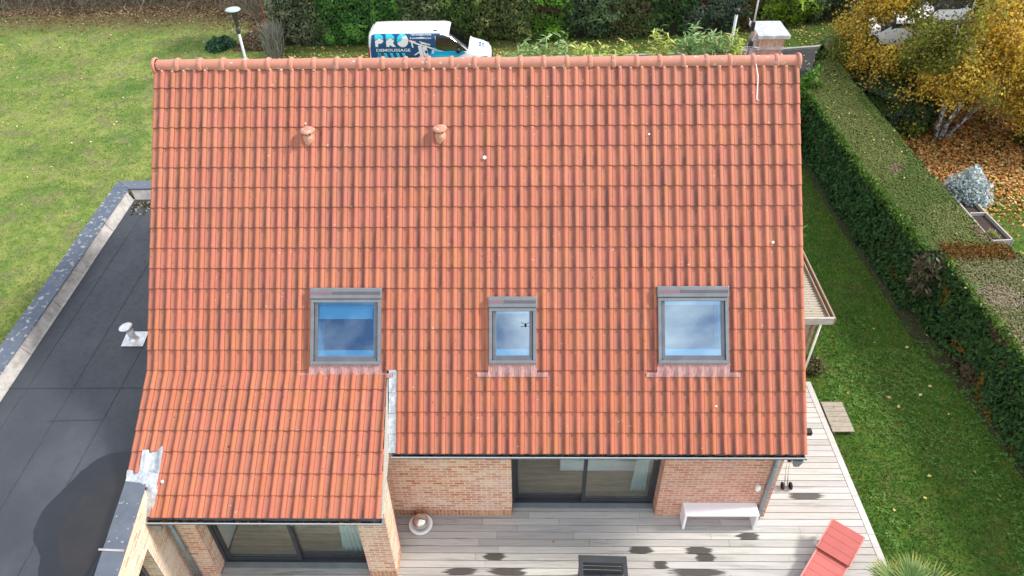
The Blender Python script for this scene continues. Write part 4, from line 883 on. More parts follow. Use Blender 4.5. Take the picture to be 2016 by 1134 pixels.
# dead brown spray and orange regrowth where the two lengths meet
P = np.stack([rng.uniform(17.95, 18.7, 1800), rng.normal(6.75, .18, 1800), rng.uniform(.7, 2.0, 1800)], 1); leaves('dead_patch', P, .07, pick([(.15, .12, .09), (.09, .08, .05), (.22, .18, .13), (.05, .09, .03)], 1800), NEEDLE, h1, None, 1, 3.2, np.array([0, 0, .8]))
P = np.stack([rng.uniform(18.5, 20.3, 2600), rng.normal(6.85, .16, 2600), rng.uniform(1.98, 2.08, 2600)], 1); leaves('orange_patch', P, .055, pick([(.22, .10, .025), (.16, .075, .025), (.28, .15, .03), (.12, .10, .03)], 2600), LEAF, h1, None)
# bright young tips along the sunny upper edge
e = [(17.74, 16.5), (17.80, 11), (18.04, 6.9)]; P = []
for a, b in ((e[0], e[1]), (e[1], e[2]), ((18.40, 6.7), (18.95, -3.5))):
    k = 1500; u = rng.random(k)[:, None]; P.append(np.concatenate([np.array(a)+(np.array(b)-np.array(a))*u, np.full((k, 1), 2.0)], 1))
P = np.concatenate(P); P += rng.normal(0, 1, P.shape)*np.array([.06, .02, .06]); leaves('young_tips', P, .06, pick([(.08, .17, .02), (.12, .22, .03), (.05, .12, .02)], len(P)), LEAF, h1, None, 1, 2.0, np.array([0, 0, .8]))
mv(h1, (18.8, 6, 0))
# dark hedge of the neighbouring garden
h2 = empty('dark_hedge', (21.6, 20, 0), 0, 'dark broad leaved hedge left of the yellow birch, behind the clipped hedge', 'hedge')
hedge_section([(20.15, 22.6), (20.45, 17.6), (21.2, 16.6), (23.2, 17.2), (22.6, 22.4), (21.0, 23.3)], -.09, 1.55, 560, [(.035, .065, .030), (.055, .09, .04), (.075, .115, .05), (.025, .045, .024)], [(.045, .085, .042), (.075, .12, .055), (.11, .135, .055)], .085, h2, 51, [([(.05, .09, .02), (.08, .12, .02)], .7, .62)], rough_=.28, axis_up=.3); mv(h2, (21.6, 20, 0))
# mixed hedge closing the view beyond the driveway: one hedge, a foliage part per species
h3 = empty('mixed_hedge', (9, 28.3, 0), 0, 'tall mixed hedge in light and dark green patches beyond the driveway', 'hedge')
secs = [(-5.1, -2.6, [(.055, .090, .030), (.10, .11, .06), (.03, .05, .02), (.13, .14, .09)]), (-2.6, 1.4, [(.035, .105, .020), (.06, .14, .025), (.02, .06, .015)]), (1.4, 3.0, [(.055, .09, .03), (.10, .12, .05), (.035, .055, .02)]), (3.0, 5.0, [(.055, .10, .02), (.09, .13, .03), (.03, .06, .015)]),
        (5.0, 7.4, [(.075, .10, .030), (.12, .14, .045), (.035, .05, .018)]), (7.4, 9.2, [(.06, .14, .018), (.10, .20, .025), (.03, .08, .015)]), (9.2, 11.8, [(.045, .080, .035), (.07, .11, .045), (.02, .035, .02)]), (11.8, 13.2, [(.06, .07, .025), (.045, .075, .02), (.10, .09, .04)]),
        (13.2, 15.4, [(.035, .08, .02), (.06, .11, .03), (.02, .04, .015)]), (15.4, 18.2, [(.05, .075, .045), (.03, .05, .03), (.09, .12, .08)]), (18.2, 19.2, [(.11, .08, .03), (.07, .06, .02)]), (19.2, 22.2, [(.10, .17, .015), (.15, .22, .02), (.05, .09, .015)]), (22.2, 26.5, [(.045, .07, .03), (.03, .045, .025), (.08, .10, .05)]), (26.5, 42, [(.04, .06, .03), (.06, .08, .04)])]
yb = lambda x: 26.25 if x < -2 else 26.25+(x+2)*.055 if x < 16 else 27.3+(x-16)*.26
mb = MB()
for x0, x1, cl in secs: mb.prism([(x0, yb(x0)+.45, -.09), (x1, yb(x1)+.45, -.09), (x1, yb(x1)+2.4, -.09), (x0, yb(x0)+2.4, -.09)], (0, 0, 5.2))
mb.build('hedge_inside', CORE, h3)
for si, (x0, x1, cl) in enumerate(secs):
    cl = [tuple(min(1, x*1.75) for x in q) for q in cl]; bul = random.uniform(-.15, .25); H = 5.4; k = int((x1-x0)*H*(300 if x0 < 26 else 60)); P = np.stack([rng.normal(0, .16, k)+rng.uniform(x0-.1, x1+.1, k), np.zeros(k), rng.uniform(-.05, H, k)], 1)
    P[:, 1] = np.array([yb(x) for x in P[:, 0]])-bul+(.5-vnoise(P, 1.0, 70+si))*.5+(.5-vnoise(P, 3.2, 90+si))*.3+.35*np.clip(1-P[:, 2], 0, 1)+np.abs(rng.normal(0, .10, k))
    c = colmix(P, cl, .32, 60+si, [([(.16, .13, .08), (.10, .08, .04)], 1.3, .87), ([tuple(min(1, x*1.5) for x in cl[1])], 2.0, .74)]); leaves('foliage', P, .095, c, LEAF, h3, np.array([0, -.9, .7]), .8, 1.7)
mv(h3, (9, 28.3, 0))
# bare brown thicket closing the left lawn
th = empty('bare_thicket', (-14, 32.8, 0), 0, 'tangle of bare brown twigs along the far edge of the left lawn', 'thicket')
k = 2600; P0 = np.stack([rng.uniform(-30, -5.2, k), rng.normal(33.4, .9, k), np.full(k, -.08)], 1); P0[:, 1] += -.7*np.clip((P0[:, 0]+12)*.12, 0, 1)-2.6*np.clip((P0[:, 0]+9)/3.8, 0, 1)
dd = randdir(k); dd[:, 2] = np.abs(dd[:, 2])+.15; dd /= np.linalg.norm(dd, axis=1)[:, None]; Ht = rng.uniform(.3, 1.7, k)[:, None]; s_ = np.cross(dd, [0, 1, 0]); s_ /= np.linalg.norm(s_, axis=1)[:, None]; mid = P0+dd*Ht*.5+rng.normal(0, .1, (k, 3)); tip = P0+dd*Ht+rng.normal(0, .25, (k, 3))
V = np.stack([P0-s_*.016, P0+s_*.016, mid+s_*.011, mid-s_*.011, tip+s_*.004, tip-s_*.004], 1).reshape(-1, 3); b6 = np.arange(k)[:, None]*6; F = np.concatenate([b6+[0, 1, 2, 3], b6+[3, 2, 4, 5]])
npmesh('twigs', V, F, GRASSM, th, np.repeat(pick([(.16, .12, .09), (.24, .20, .15), (.09, .06, .045), (.30, .27, .22)], k), 6, axis=0))['kind'] = 'stuff'
k = 16000; P = np.stack([rng.uniform(-30, -5, k), 33.6+rng.normal(0, .8, k), rng.uniform(0, 3.2, k)], 1); P[:, 1] += -2.6*np.clip((P[:, 0]+9)/3.8, 0, 1); P = P[vnoise(P, .9, 5) > .45]
leaves('sparse_leaves', P, .08, pick([(.05, .07, .03), (.10, .09, .05), (.14, .07, .04), (.07, .10, .04)], len(P)), LEAF, th)
mv(th, (-14, 32.8, 0))
k = 5200; P = np.stack([rng.uniform(-28, -4.6, k), 32.4-rng.exponential(.9, k), np.full(k, -.05)], 1); P[:, 1] -= 2.4*np.clip((P[:, 0]+10)/4., 0, 1)+.0; P2 = np.stack([rng.uniform(-7.2, -4.9, 2600), rng.uniform(26.0, 31, 2600), np.full(2600, -.05)], 1)
P = np.concatenate([P, P2]); tag(leaves('leaf_litter', P, .085, pick([(.17, .075, .035), (.11, .05, .03), (.24, .13, .07), (.30, .24, .17), (.07, .04, .025)], len(P)), DRYLEAF, None, np.array([0, 0, 1.]), .7), 'red brown leaf litter along the far edge of the left lawn', 'leaf litter', kind='stuff')
def litter(name, poly, n, sz, cols, lab, z=-.03, thr=0, sc=.6, fade=None):
    a = np.array(poly); P = np.stack([rng.uniform(a[:, 0].min(), a[:, 0].max(), n), rng.uniform(a[:, 1].min(), a[:, 1].max(), n), np.full(n, z)], 1); P = P[inpoly(P, poly)]
    if fade: P = P[rng.random(len(P)) < fade(P)]
    if thr: P = P[vnoise(P, sc, 12) > thr]
    return tag(leaves(name, P, sz, pick(cols, len(P), .25), DRYLEAF, None, np.array([0, 0, 1.]), .55, 1.3), lab, 'fallen leaves', kind='stuff')
ORG = [(.60, .27, .06), (.46, .18, .04), (.68, .40, .12), (.30, .12, .035), (.72, .52, .22), (.20, .08, .03)]
litter('fallen_leaves', [(21.2, 17.8), (20.4, 14), (20.4, 9.5), (30, 9), (34, 20), (24, 21)], 60000, .085, ORG, 'thick orange carpet of fallen birch leaves beyond the clipped hedge', -.02, fade=lambda P: np.clip(1.15-np.clip((14.3-P[:, 1]), 0, 9)*.33, .03, 1))
litter('fallen_leaves', [(17.9, 15.5), (19.4, 19.3), (19.75, 14), (20.0, 7), (20.5, -1), (18.8, -1), (18.1, 7)], 420, .05, [(.60, .42, .18), (.45, .22, .06), (.62, .52, .30)], 'scattered dry leaves lying on top of the clipped hedge', 2.10, fade=lambda P: np.clip((P[:, 1]-9)/8, .08, 1))
litter('fallen_leaves', [(16, 19.9), (24, 22.5), (26, 26.0), (19, 25.2), (15, 24.6)], 520, .085, [(.62, .55, .38), (.55, .36, .12), (.6, .5, .2)], 'pale dry leaves scattered on the dark driveway', -.06)
litter('fallen_leaves', [(-5, 24.9), (14, 25.3), (24, 26.5), (24, 29.4), (14, 27.2), (-5, 26.3)], 2600, .085, [(.50, .36, .12), (.42, .20, .07), (.25, .12, .06), (.6, .48, .25)], 'dry leaves strewn over the verge beyond the driveway', -.02)
litter('fallen_leaves', [(-24, 30), (-5, 30), (-5, 9), (-12, 2)], 420, .07, [(.62, .58, .42), (.55, .45, .2), (.45, .3, .12)], 'few pale leaves scattered on the left lawn', -.02)
litter('fallen_leaves', [(14.9, 6), (18.4, 6), (18.4, -3), (14.9, -3)], 24, .07, [(.62, .50, .16), (.6, .45, .2)], 'few yellow leaves on the shaded grass strip', -.02)
litter('fallen_leaves', [(5, -.4), (12, -.4), (12, -2.2), (5, -2.2)], 9, .05, [(.40, .17, .05), (.5, .25, .09)], 'few small orange leaves lying on the deck boards', .012)
# ------------------------------------------------------------------ birch
BARK = pm('birch_bark', (.50, .48, .45), (.08, .07, .06), 9, .8, stretch=(1, 1, .8), contrast=(.44, .54), bmp=.3)
def birch(base, stems, cens, nleaf, lab, gap=None, parent_cols=None):
    t = empty('birch_tree', tuple(base), 0, lab, 'tree'); b0 = np.array(base); mb = MB(); mbb = MB(); tips = []
    for (dx, dy, h, r) in stems:
        path = [np.array([dx*.10, dy*.10, 0])]; 
        for q in range(1, 9): u = q/8; path.append(np.array([dx*u**.85+random.uniform(-.06, .06), dy*u**.85+random.uniform(-.06, .06), h*u]))
        mb.tube(path, [r*(1-.82*u/8) for u in range(9)], 10)
        for q in range(4, 9):
            for _ in range(3):
                a = path[q]; an = random.uniform(0, 2*PI); L_ = random.uniform(1.0, 2.4)*(1-.04*q); e = a+np.array([math.cos(an)*L_, math.sin(an)*L_, random.uniform(-.1, .9)]); m_ = (a+e)/2+np.array([0, 0, .25]); e2 = e+np.array([math.cos(an)*.5, math.sin(an)*.5, -.7])
                mbb.tube([a, m_, e, e2], [r*.16, r*.11, r*.06, .006], 5, False); tips += [m_, e, e2, (e+e2)/2]
    mb.build('trunk', BARK, t); mbb.build('branches', pm('birch_twig', (.13, .095, .07), (.07, .05, .04), 6, .8, bmp=0), t)
    tips = np.array(tips); Q = []
    for (cx, cy, cz, rx, ry, rz, k) in cens:
        d = randdir(k)*np.array([rx, ry, rz])*rng.random((k, 1))**.40; Q.append(d+np.array([cx, cy, cz]))
    Q = np.concatenate(Q+[tips]); Q = Q[vnoise(Q+b0, .75, 21) > .30]
    if gap is not None: Q = Q[gap(Q+b0)]
    k = nleaf//len(Q)+1; P = np.repeat(Q, k, axis=0); off = rng.normal(0, .20, P.shape); off[:, 2] = off[:, 2]*1.5-.12; P = P+off
    if gap is not None: P = P[gap(P+b0, .07)]
    P = P[~((P[:, 2] < 1.75) & (P[:, 1] < 1.4) & (np.abs(P[:, 0]-.3) < 1.5))]; v = vnoise(P+b0, .55, 33)
    c = pick([(.70, .46, .05), (.80, .56, .07), (.60, .42, .06), (.84, .65, .16), (.46, .36, .06)], len(P), .25)
    g = v < .46; c[g] = pick([(.26, .29, .05), (.36, .36, .06), (.16, .20, .035)], g.sum(), .25); br_ = rng.random(len(P)) < .10; c[br_] = pick([(.30, .16, .06), (.18, .11, .05)], br_.sum())
    leaves('crown', P, .078, c, BLEAF, t, None, 1, 1.35)
    k2 = min(len(Q), 600); tw = Q[rng.choice(len(Q), k2, replace=False)]; d = randdir(k2); d[:, 2] -= .5; s_ = np.cross(d, [0, 1, 0.1]); s_ /= np.linalg.norm(s_, axis=1)[:, None]; V = np.stack([tw-s_*.008, tw+s_*.008, tw+d*.7+s_*.003, tw+d*.7-s_*.003], 1).reshape(-1, 3)
    npmesh('twigs', V, np.arange(k2*4).reshape(k2, 4), GRASSM, t, np.repeat(pick([(.20, .15, .11), (.10, .08, .06)], k2), 4, axis=0))['kind'] = 'stuff'; return t
def proj(P):
    d = P-CAM; z = d@CFW; return 1008+CF*(d@CR_)/z, 567-CF*(d@CU_)/z
# thin places in the crown (a narrow shaft through which the parked vehicles show)
ax1 = nrm(np.array([24.9, 26.2, .6])-CAM); ax2 = nrm(np.array([28.2, 28.0, 1.0])-CAM)
def thin(P, keep=.05):
    d = P-CAM; r = np.ones(len(P), bool); nv = vnoise(P, 1.6, 44)
    for ax, rr in ((ax1, 1.0), (ax2, .95)):
        t = d@ax; q = d-t[:, None]*ax; dist = np.sqrt((q[:, 0]*.62)**2+(q[:, 1])**2+(q[:, 2]*1.25)**2)/(t/42)/rr+(nv-.5)*1.0
        r &= ~(rng.random(len(P)) > np.clip((dist-.55)*1.6, keep, 1))
    return r
birch((23.35, 16.85, -.09), [(-1.1, -.3, 4.6, .095), (-.1, .9, 5.4, .09), (.95, -.4, 5.2, .11), (3.0, .2, 4.4, .08)],
      [(-.6, 1.8, 3.6, 2.6, 2.4, 1.4, 230), (1.3, 1.2, 3.8, 2.8, 2.2, 1.6, 300), (-2.0, 2.9, 2.5, 1.6, 1.8, 1.2, 100), (.8, 3.2, 5.2, 3.2, 2.4, 1.5, 260), (3.4, .5, 2.9, 2.0, 1.7, 1.5, 200), (-2.3, 2.6, 4.1, 1.3, 1.6, 1.7, 150), (2.2, 3.4, 3.2, 2.4, 2.4, 1.8, 160), (0, -.5, 3.1, 2.0, 1.1, 1.1, 190), (2.2, -.9, 2.5, 1.9, 1.1, 1.3, 190), (4.2, -.8, 2.6, 1.6, 1.3, 1.5, 150), (1.2, -.6, 4.3, 2.0, 1.2, 1.0, 130), (-1.6, 3.6, 5.4, 2.2, 2, 1.3, 160), (-2.5, 3.2, 2.6, 1.1, 1.5, 1.2, 90)], 125000,
      'golden birch with several white stems rising from a carpet of leaves', thin)
birch((28.2, 19.5, -.09), [(-.7, .2, 5.6, .14), (.8, .4, 6.0, .14)], [(-.5, 0, 3.6, 2.8, 2.4, 2.2, 260), (.5, 1.5, 5.4, 2.6, 2.4, 1.8, 260), (-1.5, 2.5, 4.5, 2.4, 2.4, 1.8, 200)], 52000, 'second golden birch at the right edge behind the white stemmed one', thin)
# yellowing low shrub under the birch and round green bush right of it
def bush(name, base, r, h, n, size, cols, lab, cat='shrub', axis=None, long=1.6, stems=8, lm=None, shell=.45):
    t = empty(name, tuple(base), 0, lab, cat); mb = MB()
    for k in range(stems):
        an = random.uniform(0, 2*PI); q = random.uniform(.2, .8)*r; mb.tube([(0, 0, 0), (math.cos(an)*q*.5, math.sin(an)*q*.5, h*.45), (math.cos(an)*q, math.sin(an)*q, h*random.uniform(.7, .95))], [.02, .014, .006], 5)
    mb.build('stem', TIMBER, t); d = randdir(n); d[:, 2] = np.abs(d[:, 2]); rad = rng.random((n, 1))**shell; P = d*rad*np.array([r, r, h]); P *= .78+.5*vnoise(P+np.array(base), 2.2/r, 7)[:, None]; P[:, 2] = np.abs(P[:, 2])
    leaves('foliage', P, size, pick(cols, n, .3), lm or LEAF, t, d*.8, 1, long, axis, .8); return t
bush('shrub', (21.9, 17.6, -.09), 1.05, 1.9, 3600, .10, [(.10, .15, .02), (.16, .20, .025), (.07, .10, .02), (.35, .30, .04)], 'bright yellow green shrub at the foot of the birch, against the clipped hedge')
bush('shrub', (27.1, 16.4, -.09), 1.0, 1.3, 2600, .09, [(.05, .09, .02), (.08, .12, .03), (.03, .05, .015)], 'dull green shrub right of the white birch stems')
bush('silver_shrub', (22.45, 12.55, -.09), .74, 1.1, 4200, .060, [(.62, .70, .74), (.74, .80, .82), (.48, .56, .58), (.30, .38, .36)], 'silver leaved shrub at the end of the planter bed', axis=np.array([0, 0, .6]), long=2.2)
bush('shrub', (18.0, 17.2, -.09), .65, 2.6, 3000, .11, [(.10, .24, .03), (.16, .32, .045), (.05, .13, .02)], 'bright green glossy shrub showing beside the right end of the ridge', long=2.2)
bush('shrub', (17.55, 16.2, -.09), .5, 1.9, 1500, .10, [(.05, .14, .02), (.08, .19, .03), (.03, .08, .015)], 'darker green shrub between the roof edge and the start of the clipped hedge', long=2.0)
bush('shrub', (14.72, 4.5, -.09), .36, .42, 1500, .05, [(.15, .12, .06), (.08, .10, .03), (.20, .17, .07), (.07, .12, .03)], 'low brownish green plant at the foot of the timber lean-to', long=2.4)
bush('shrub', (-8.0, 26.6, -.09), .75, .45, 900, .09, [(.05, .14, .07), (.08, .18, .09), (.03, .08, .04)], 'low blue green plant on the left lawn near the lamp post', long=2.4)
bush('shrub', (-9.55, 6.2, -.09), .25, .2, 200, .08, [(.08, .17, .05), (.05, .11, .03)], 'small green weed tuft on the left lawn beside the annex roof', long=2.0)
# dead grey shrub at the end of the mixed hedge
dsh = empty('dead_shrub', (-4.85, 25.3, -.09), 0, 'grey dead shrub of bare twigs at the left end of the mixed hedge', 'shrub'); k = 900; an = rng.uniform(0, 2*PI, k); r_ = rng.random(k)**.5*.30; P0 = np.stack([np.cos(an)*r_, np.sin(an)*r_, np.zeros(k)], 1); dd = randdir(k)*.28; dd[:, 2] = 1; H_ = rng.uniform(.3, 1.7, k)[:, None]; s_ = np.cross(dd, [0, 1, 0]); s_ /= np.linalg.norm(s_, axis=1)[:, None]
tip = P0+dd*H_+rng.normal(0, .12, (k, 3)); mid = P0+dd*H_*.5+rng.normal(0, .10, (k, 3)); V = np.stack([P0-s_*.012, P0+s_*.012, mid+s_*.009, mid-s_*.009, tip+s_*.004, tip-s_*.004], 1).reshape(-1, 3); b6 = np.arange(k)[:, None]*6
npmesh('twigs', V, np.concatenate([b6+[0, 1, 2, 3], b6+[3, 2, 4, 5]]), GRASSM, dsh, np.repeat(pick([(.30, .31, .26), (.20, .20, .16), (.38, .38, .32), (.14, .12, .09)], k), 6, axis=0))['kind'] = 'stuff'
mb = MB(); mb.tube([(-5.25, 26.2, -.09), (-5.32, 26.25, 1.25), (-5.38, 26.3, 2.5)], [.022, .02, .018], 8); tag(mb.build('stake', pm('rust_red_rod', (.30, .09, .05), (.38, .14, .08), 6, .8)), 'thin rusty red stake leaning by the dead shrub', 'stake')
# ------------------------------------------------------------------ bamboo behind the ridge
def bamboo(base, h, n, spread_, lab, cols, name='bamboo', ulo=.55):
    t = empty(name, tuple(base), 0, lab, 'bamboo'); mb = MB(); PP, AA = [], []
    for k in range(n):
        x0, y0 = random.uniform(-spread_, spread_), random.uniform(-.25, .25); hh = h*random.uniform(.78, 1.0); lx, ly = random.uniform(-.25, .25), random.uniform(-.25, .15)
        path = [np.array([x0+lx*u**2, y0+ly*u**2, hh*u]) for u in np.linspace(0, 1, 6)]; mb.tube(path, [.010, .009, .008, .006, .005, .003], 5)
        for q in range(30):
            u = random.uniform(ulo, 1.02); p = np.array([x0+lx*u**2, y0+ly*u**2, hh*u]); an = random.uniform(0, 2*PI); d = np.array([math.cos(an), math.sin(an), random.uniform(-.35, .75)]); d /= np.linalg.norm(d); 
            for e in (.12, .22) if u < .9 else (.10, .16): PP.append(p+d*e); AA.append(d)
    mb.build('canes', pm('bamboo_cane', (.22, .20, .08), (.30, .24, .12), 5, .6, bmp=0), t); P = np.array(PP); A = np.array(AA); k = len(P); leaves('foliage', P, .058, pick(cols, k, .25), LEAF, t, np.array([0, 0, 1.]), .6, 5.2, A, .25); return t
BG = [(.20, .36, .12), (.28, .46, .16), (.38, .50, .24)]; BY = [(.46, .54, .12), (.60, .62, .18), (.30, .42, .10)]
for (px, top, hw, n_, cl, lab) in [(990, 96, .45, 5, BG, 'lowest bamboo tuft just right of the painted van'), (1045, 74, .25, 6, BG, 'slim blue green bamboo clump second from the van'), (1090, 60, .4, 8, BG, 'leafy green bamboo clump third from the van'), (1147, 60, .25, 8, BY, 'yellow tipped narrow bamboo clump'),
        (1215, 84, .55, 9, BY, 'low yellow bamboo clump in the middle of the row, with bare brown stems'), (1302, 56, .35, 10, BY, 'yellow green bamboo clump left of the tallest one'), (1365, 42, .35, 12, BG, 'tallest green bamboo clump'), (1405, 56, .4, 12, BG, 'dense green bamboo clump right of the tallest one'), (1445, 62, .35, 10, BY, 'yellow bamboo clump around the grey lamp post near the chimney'), (1480, 92, .3, 5, BY, 'short bamboo tuft half hidden by the antenna')]:
    q = ony(px, top, 16.5); bamboo((q[0], 16.5, -.09), q[2]+.12, int(n_*1.45), hw*1.15, lab, cl).__setitem__('group', 'bamboo clumps behind the ridge')
q = ony(1555, 70, 12.0); bamboo((12.95, 10.6, -.09), 5.6, 3, .12, 'thin bamboo stem beside the chimney', BG)
bamboo((14.55, 8.0, -.09), 2.5, 12, .35, 'bamboo clump leaning out beside the right gable', [(.16, .28, .10), (.24, .38, .16), (.10, .2, .06)])
k = 60; mb = MB()
for _ in range(34): x = random.uniform(9.4, 11.2); mb.tube([(x, 16.3, 0), (x+random.uniform(-.1, .1), 16.3, random.uniform(2.8, 4.2))], [.006, .003], 4)
tag(mb.build('dry_stems', pm('dry_stalk', (.34, .20, .12), (.28, .18, .11), 5, .9, bmp=0), uv=False), 'bare reddish brown stalks among the bamboo', 'dry stalks', kind='stuff')
# ------------------------------------------------------------------ planter bed behind the hedge
pbd = empty('planter_bed', (22.4, 10.6, -.09), 0, 'long timber edged planter bed with dark soil beside the silver shrub', 'planter'); o0 = np.array([22.4, 10.6, -.09])
mb = MB(o0)
for a_, b_ in (((21.95, 9.75), (22.62, 9.80)), ((21.95, 11.28), (22.45, 11.30)), ((22.60, 9.75), (22.40, 12.4)), ((21.93, 9.75), (21.85, 12.4))): mb.beam((*a_, .08), (*b_, .08), .045, .26)
mb.build('edge_board', WPAINT, pbd, split=True); mb = MB(o0); mb.prism([(21.93, 9.8, .02), (22.6, 9.8, .02), (22.4, 12.4, .02), (21.85, 12.4, .02)], (0, 0, .08)); mb.build('soil', pm('dark_soil', (.035, .022, .02), (.06, .04, .035), 9, .95, bmp=.6), pbd)
bush('tufted_plant', (22.2, 10.15, .0), .22, .3, 120, .035, [(.40, .40, .15), (.30, .34, .10)], 'small yellowish tuft at the near end of the planter bed', 'plant', axis=np.array([0, 0, 1.]), long=5)
# ------------------------------------------------------------------ lamp posts
def lamp(px, py, y, lab, mush=True):
    p = ony(px, py, y); h = p[2]+.09; t = empty('garden_lamp', (p[0], y, -.09), 0, lab, 'lamp post')
    mb = MB(); mb.tube([(0, 0, 0), (0, 0, h-(.95 if mush else .16))], .055, 12); mb.build('post', pm('white_grey_post', (.60, .63, .66), (.52, .55, .58), 4, .4), t)
    mb = MB()
    if mush:
        mb.lathe([(.06, h-.98), (.085, h-.90), (.075, h-.72), (.05, h-.70), (0, h-.70)], (0, 0, 0), 16); mb.build('socket', ANTH, t)
        mb = MB()
        for k in range(3): a = 2*PI*k/3+.4; mb.tube([(math.cos(a)*.06, math.sin(a)*.06, h-.74), (math.cos(a)*.20, math.sin(a)*.20, h-.06)], .010, 6)
        mb.build('strut', ANTH, t); mb = MB(); mb.lathe([(.045, h-.70), (.10, h-.30), (.11, h-.07)], (0, 0, 0), 18); mb.build('diffuser', GLASSC, t)
        mb = MB(); mb.lathe([(.0, h-.06), (.27, h-.05), (.30, h-.02), (.27, h+.01), (.14, h+.035), (0, h+.045)], (0, 0, 0), 28); mb.build('hat', pm('pale_blue_hat', (.40, .50, .56), (.50, .60, .66), 6, .35, .2), t)
    else:
        mb.lathe([(.055, h-.18), (.10, h-.15), (.12, h-.07), (.10, h), (.04, h+.04), (0, h+.045)], (0, 0, 0), 18); mb.build('globe', BLACK, t)
lamp(458, 18, 20.0, 'grey garden lamp post with flat pale round hat on the left lawn'); lamp(1452, 18, 18.2, 'grey post with black knob head left of the chimney', False)

# ------------------------------------------------------------------ vehicles
PAINTW = pm('white_car_paint', (.80, .81, .82), (.78, .79, .80), 1, .22, bmp=0); 
def paint(n, c): return pm(n, c, tuple(x*.96 for x in c), 1, .3, bmp=0)
BLUE = paint('deep_blue_wrap', (.010, .075, .20)); CYAN = paint('cyan_wrap', (.0, .42, .78)); CYANL = paint('turquoise_wrap', (.03, .62, .80)); WWRAP = paint('white_wrap', (.85, .86, .86)); YEL = paint('pale_yellow_wrap', (.80, .74, .42)); TRIM = BLACK
SECW = [(.30, .955), (.45, .985), (.80, .99), (1.08, .975), (1.45, .925), (1.72, .865), (1.84, .80), (1.915, .70), (1.945, .50), (1.96, 0.)]
def sidew(z, W_=.985): return W_*np.interp(z, [a for a, b in SECW], [b for a, b in SECW])/.99
def loft(stations, parent, m, hw, n_t=22, low=.28, name='body'):
    """stations: (x, roof height, width factor, [belt])"""
    vs = []; fs = []; X = [s[0] for s in stations]; xs_ = []
    for a, b in zip(X[:-1], X[1:]): xs_ += list(np.linspace(a, b, 5))[:-1]
    xs_.append(X[-1]); zt_ = np.interp(xs_, X, [s[1] for s in stations]); wf = np.interp(xs_, X, [s[2] for s in stations])
    base = np.array([b for a, b in SECW])/.99; rel = np.array([a for a, b in SECW]); rows = []
    for x, zt, f in zip(xs_, zt_, wf):
        row = []
        for (z, wv) in SECW:
            d = 1.96-z; zz = zt-d if zt < 1.96 and d < .24 else z
            if d >= .24: zz = low+(z-.30)*(zt-.24-low)/(1.96-.24-.30)
            if zt < 1.45 and d < .24: zz = zt-d*.55
            wq = wv/.99 if zt > 1.6 else (1-(1-wv/.99)*np.interp(zt, [.8, 1.6], [.75, 1]))
            if zt > 1.6 or d < .24: pass
            row.append((wq*f*hw, zz))
        rows.append(row)
    m_ = len(SECW)
    for x, row in zip(xs_, rows):
        for w_, z in row: vs.append((x, -w_, z))
        for w_, z in row[::-1][1:]: vs.append((x, w_, z))
    K = 2*m_-1
    for i in range(len(xs_)-1):
        for k in range(K-1): fs.append((i*K+k, (i+1)*K+k, (i+1)*K+k+1, i*K+k+1))
    fs.append(tuple(range(K))); fs.append(tuple(range((len(xs_)-1)*K, len(xs_)*K))[::-1])
    mb = MB(); mb.add(vs, fs, True); o = mb.build(name, m, parent, uv=False); return o, (xs_, rows)
def wheel(parent, x, y, r=.34, wd=.22):
    s = 1 if y > 0 else -1
    mb = MB(); mb.lathe([(r*.62, -wd/2), (r*.93, -wd/2), (r, -wd*.35), (r, wd*.35), (r*.93, wd/2), (r*.62, wd/2)], (x, y, r), 28, (0, 1, 0)); w_ = mb.build('wheel', RUBBER, parent)
    mb = MB(); mb.lathe([(0, s*wd*.36), (r*.18, s*wd*.40), (r*.25, s*wd*.30), (r*.60, s*wd*.34), (r*.64, s*wd*.46)], (x, y, r), 20, (0, 1, 0)); mb.build('rim', STEEL, w_)
def sidepoly(pts, yside, off, name, m, parent, thick=.003, W_=.985):
    """flat graphic following the flank (near side)"""
    from mathutils.geometry import tessellate_polygon
    tr = tessellate_polygon([[Vector((p[0], p[1], 0)) for p in pts]]); vs = [(p[0], yside*(sidew(p[1], W_)+off), p[1]) for p in pts]
    # refine so that the graphic bends with the flank
    import bmesh
    bm = bmesh.new(); bv = [bm.verts.new((p[0], 0, p[1])) for p in pts]
    for f in tr:
        try: bm.faces.new([bv[i] for i in f])
        except Exception: pass
    zs = [z for z in (.80, 1.08, 1.25, 1.45, 1.6, 1.72, 1.84, 1.915)]
    for z in zs: bmesh.ops.bisect_plane(bm, geom=bm.verts[:]+bm.edges[:]+bm.faces[:], plane_co=(0, 0, z), plane_no=(0, 0, 1))
    for v in bm.verts: v.co.y = yside*(sidew(v.co.z, W_)+off)
    bm.normal_update()
    me = bpy.data.meshes.new(name); bm.to_mesh(me); bm.free(); me.materials.append(m); o = bpy.data.objects.new(name, me); col.objects.link(o); o.parent = parent; return o
def text_on_side(body, x0, z0, x1, h, off, parent, name, m, vx, yside=-1, bold=.0):
    cu = bpy.data.curves.new(name, 'FONT'); cu.body = body; cu.size = 1; cu.offset = bold; cu.resolution_u = 3; to = bpy.data.objects.new(name, cu); col.objects.link(to); bpy.context.view_layer.update()
    me = bpy.data.meshes.new_from_object(to.evaluated_get(bpy.context.evaluated_depsgraph_get())); bpy.data.objects.remove(to)
    V = np.array([v.co[:] for v in me.vertices]); mn, mx_ = V.min(0), V.max(0)
    for v in me.vertices:
        x = x0+(v.co.x-mn[0])/(mx_[0]-mn[0])*(x1-x0); z = z0+(v.co.y-mn[1])/(mx_[1]-mn[1])*h; v.co = (x, yside*(sidew(z)+off), z)
    me.materials.clear(); me.materials.append(m); o = bpy.data.objects.new(name, me); col.objects.link(o); o.parent = parent; return o
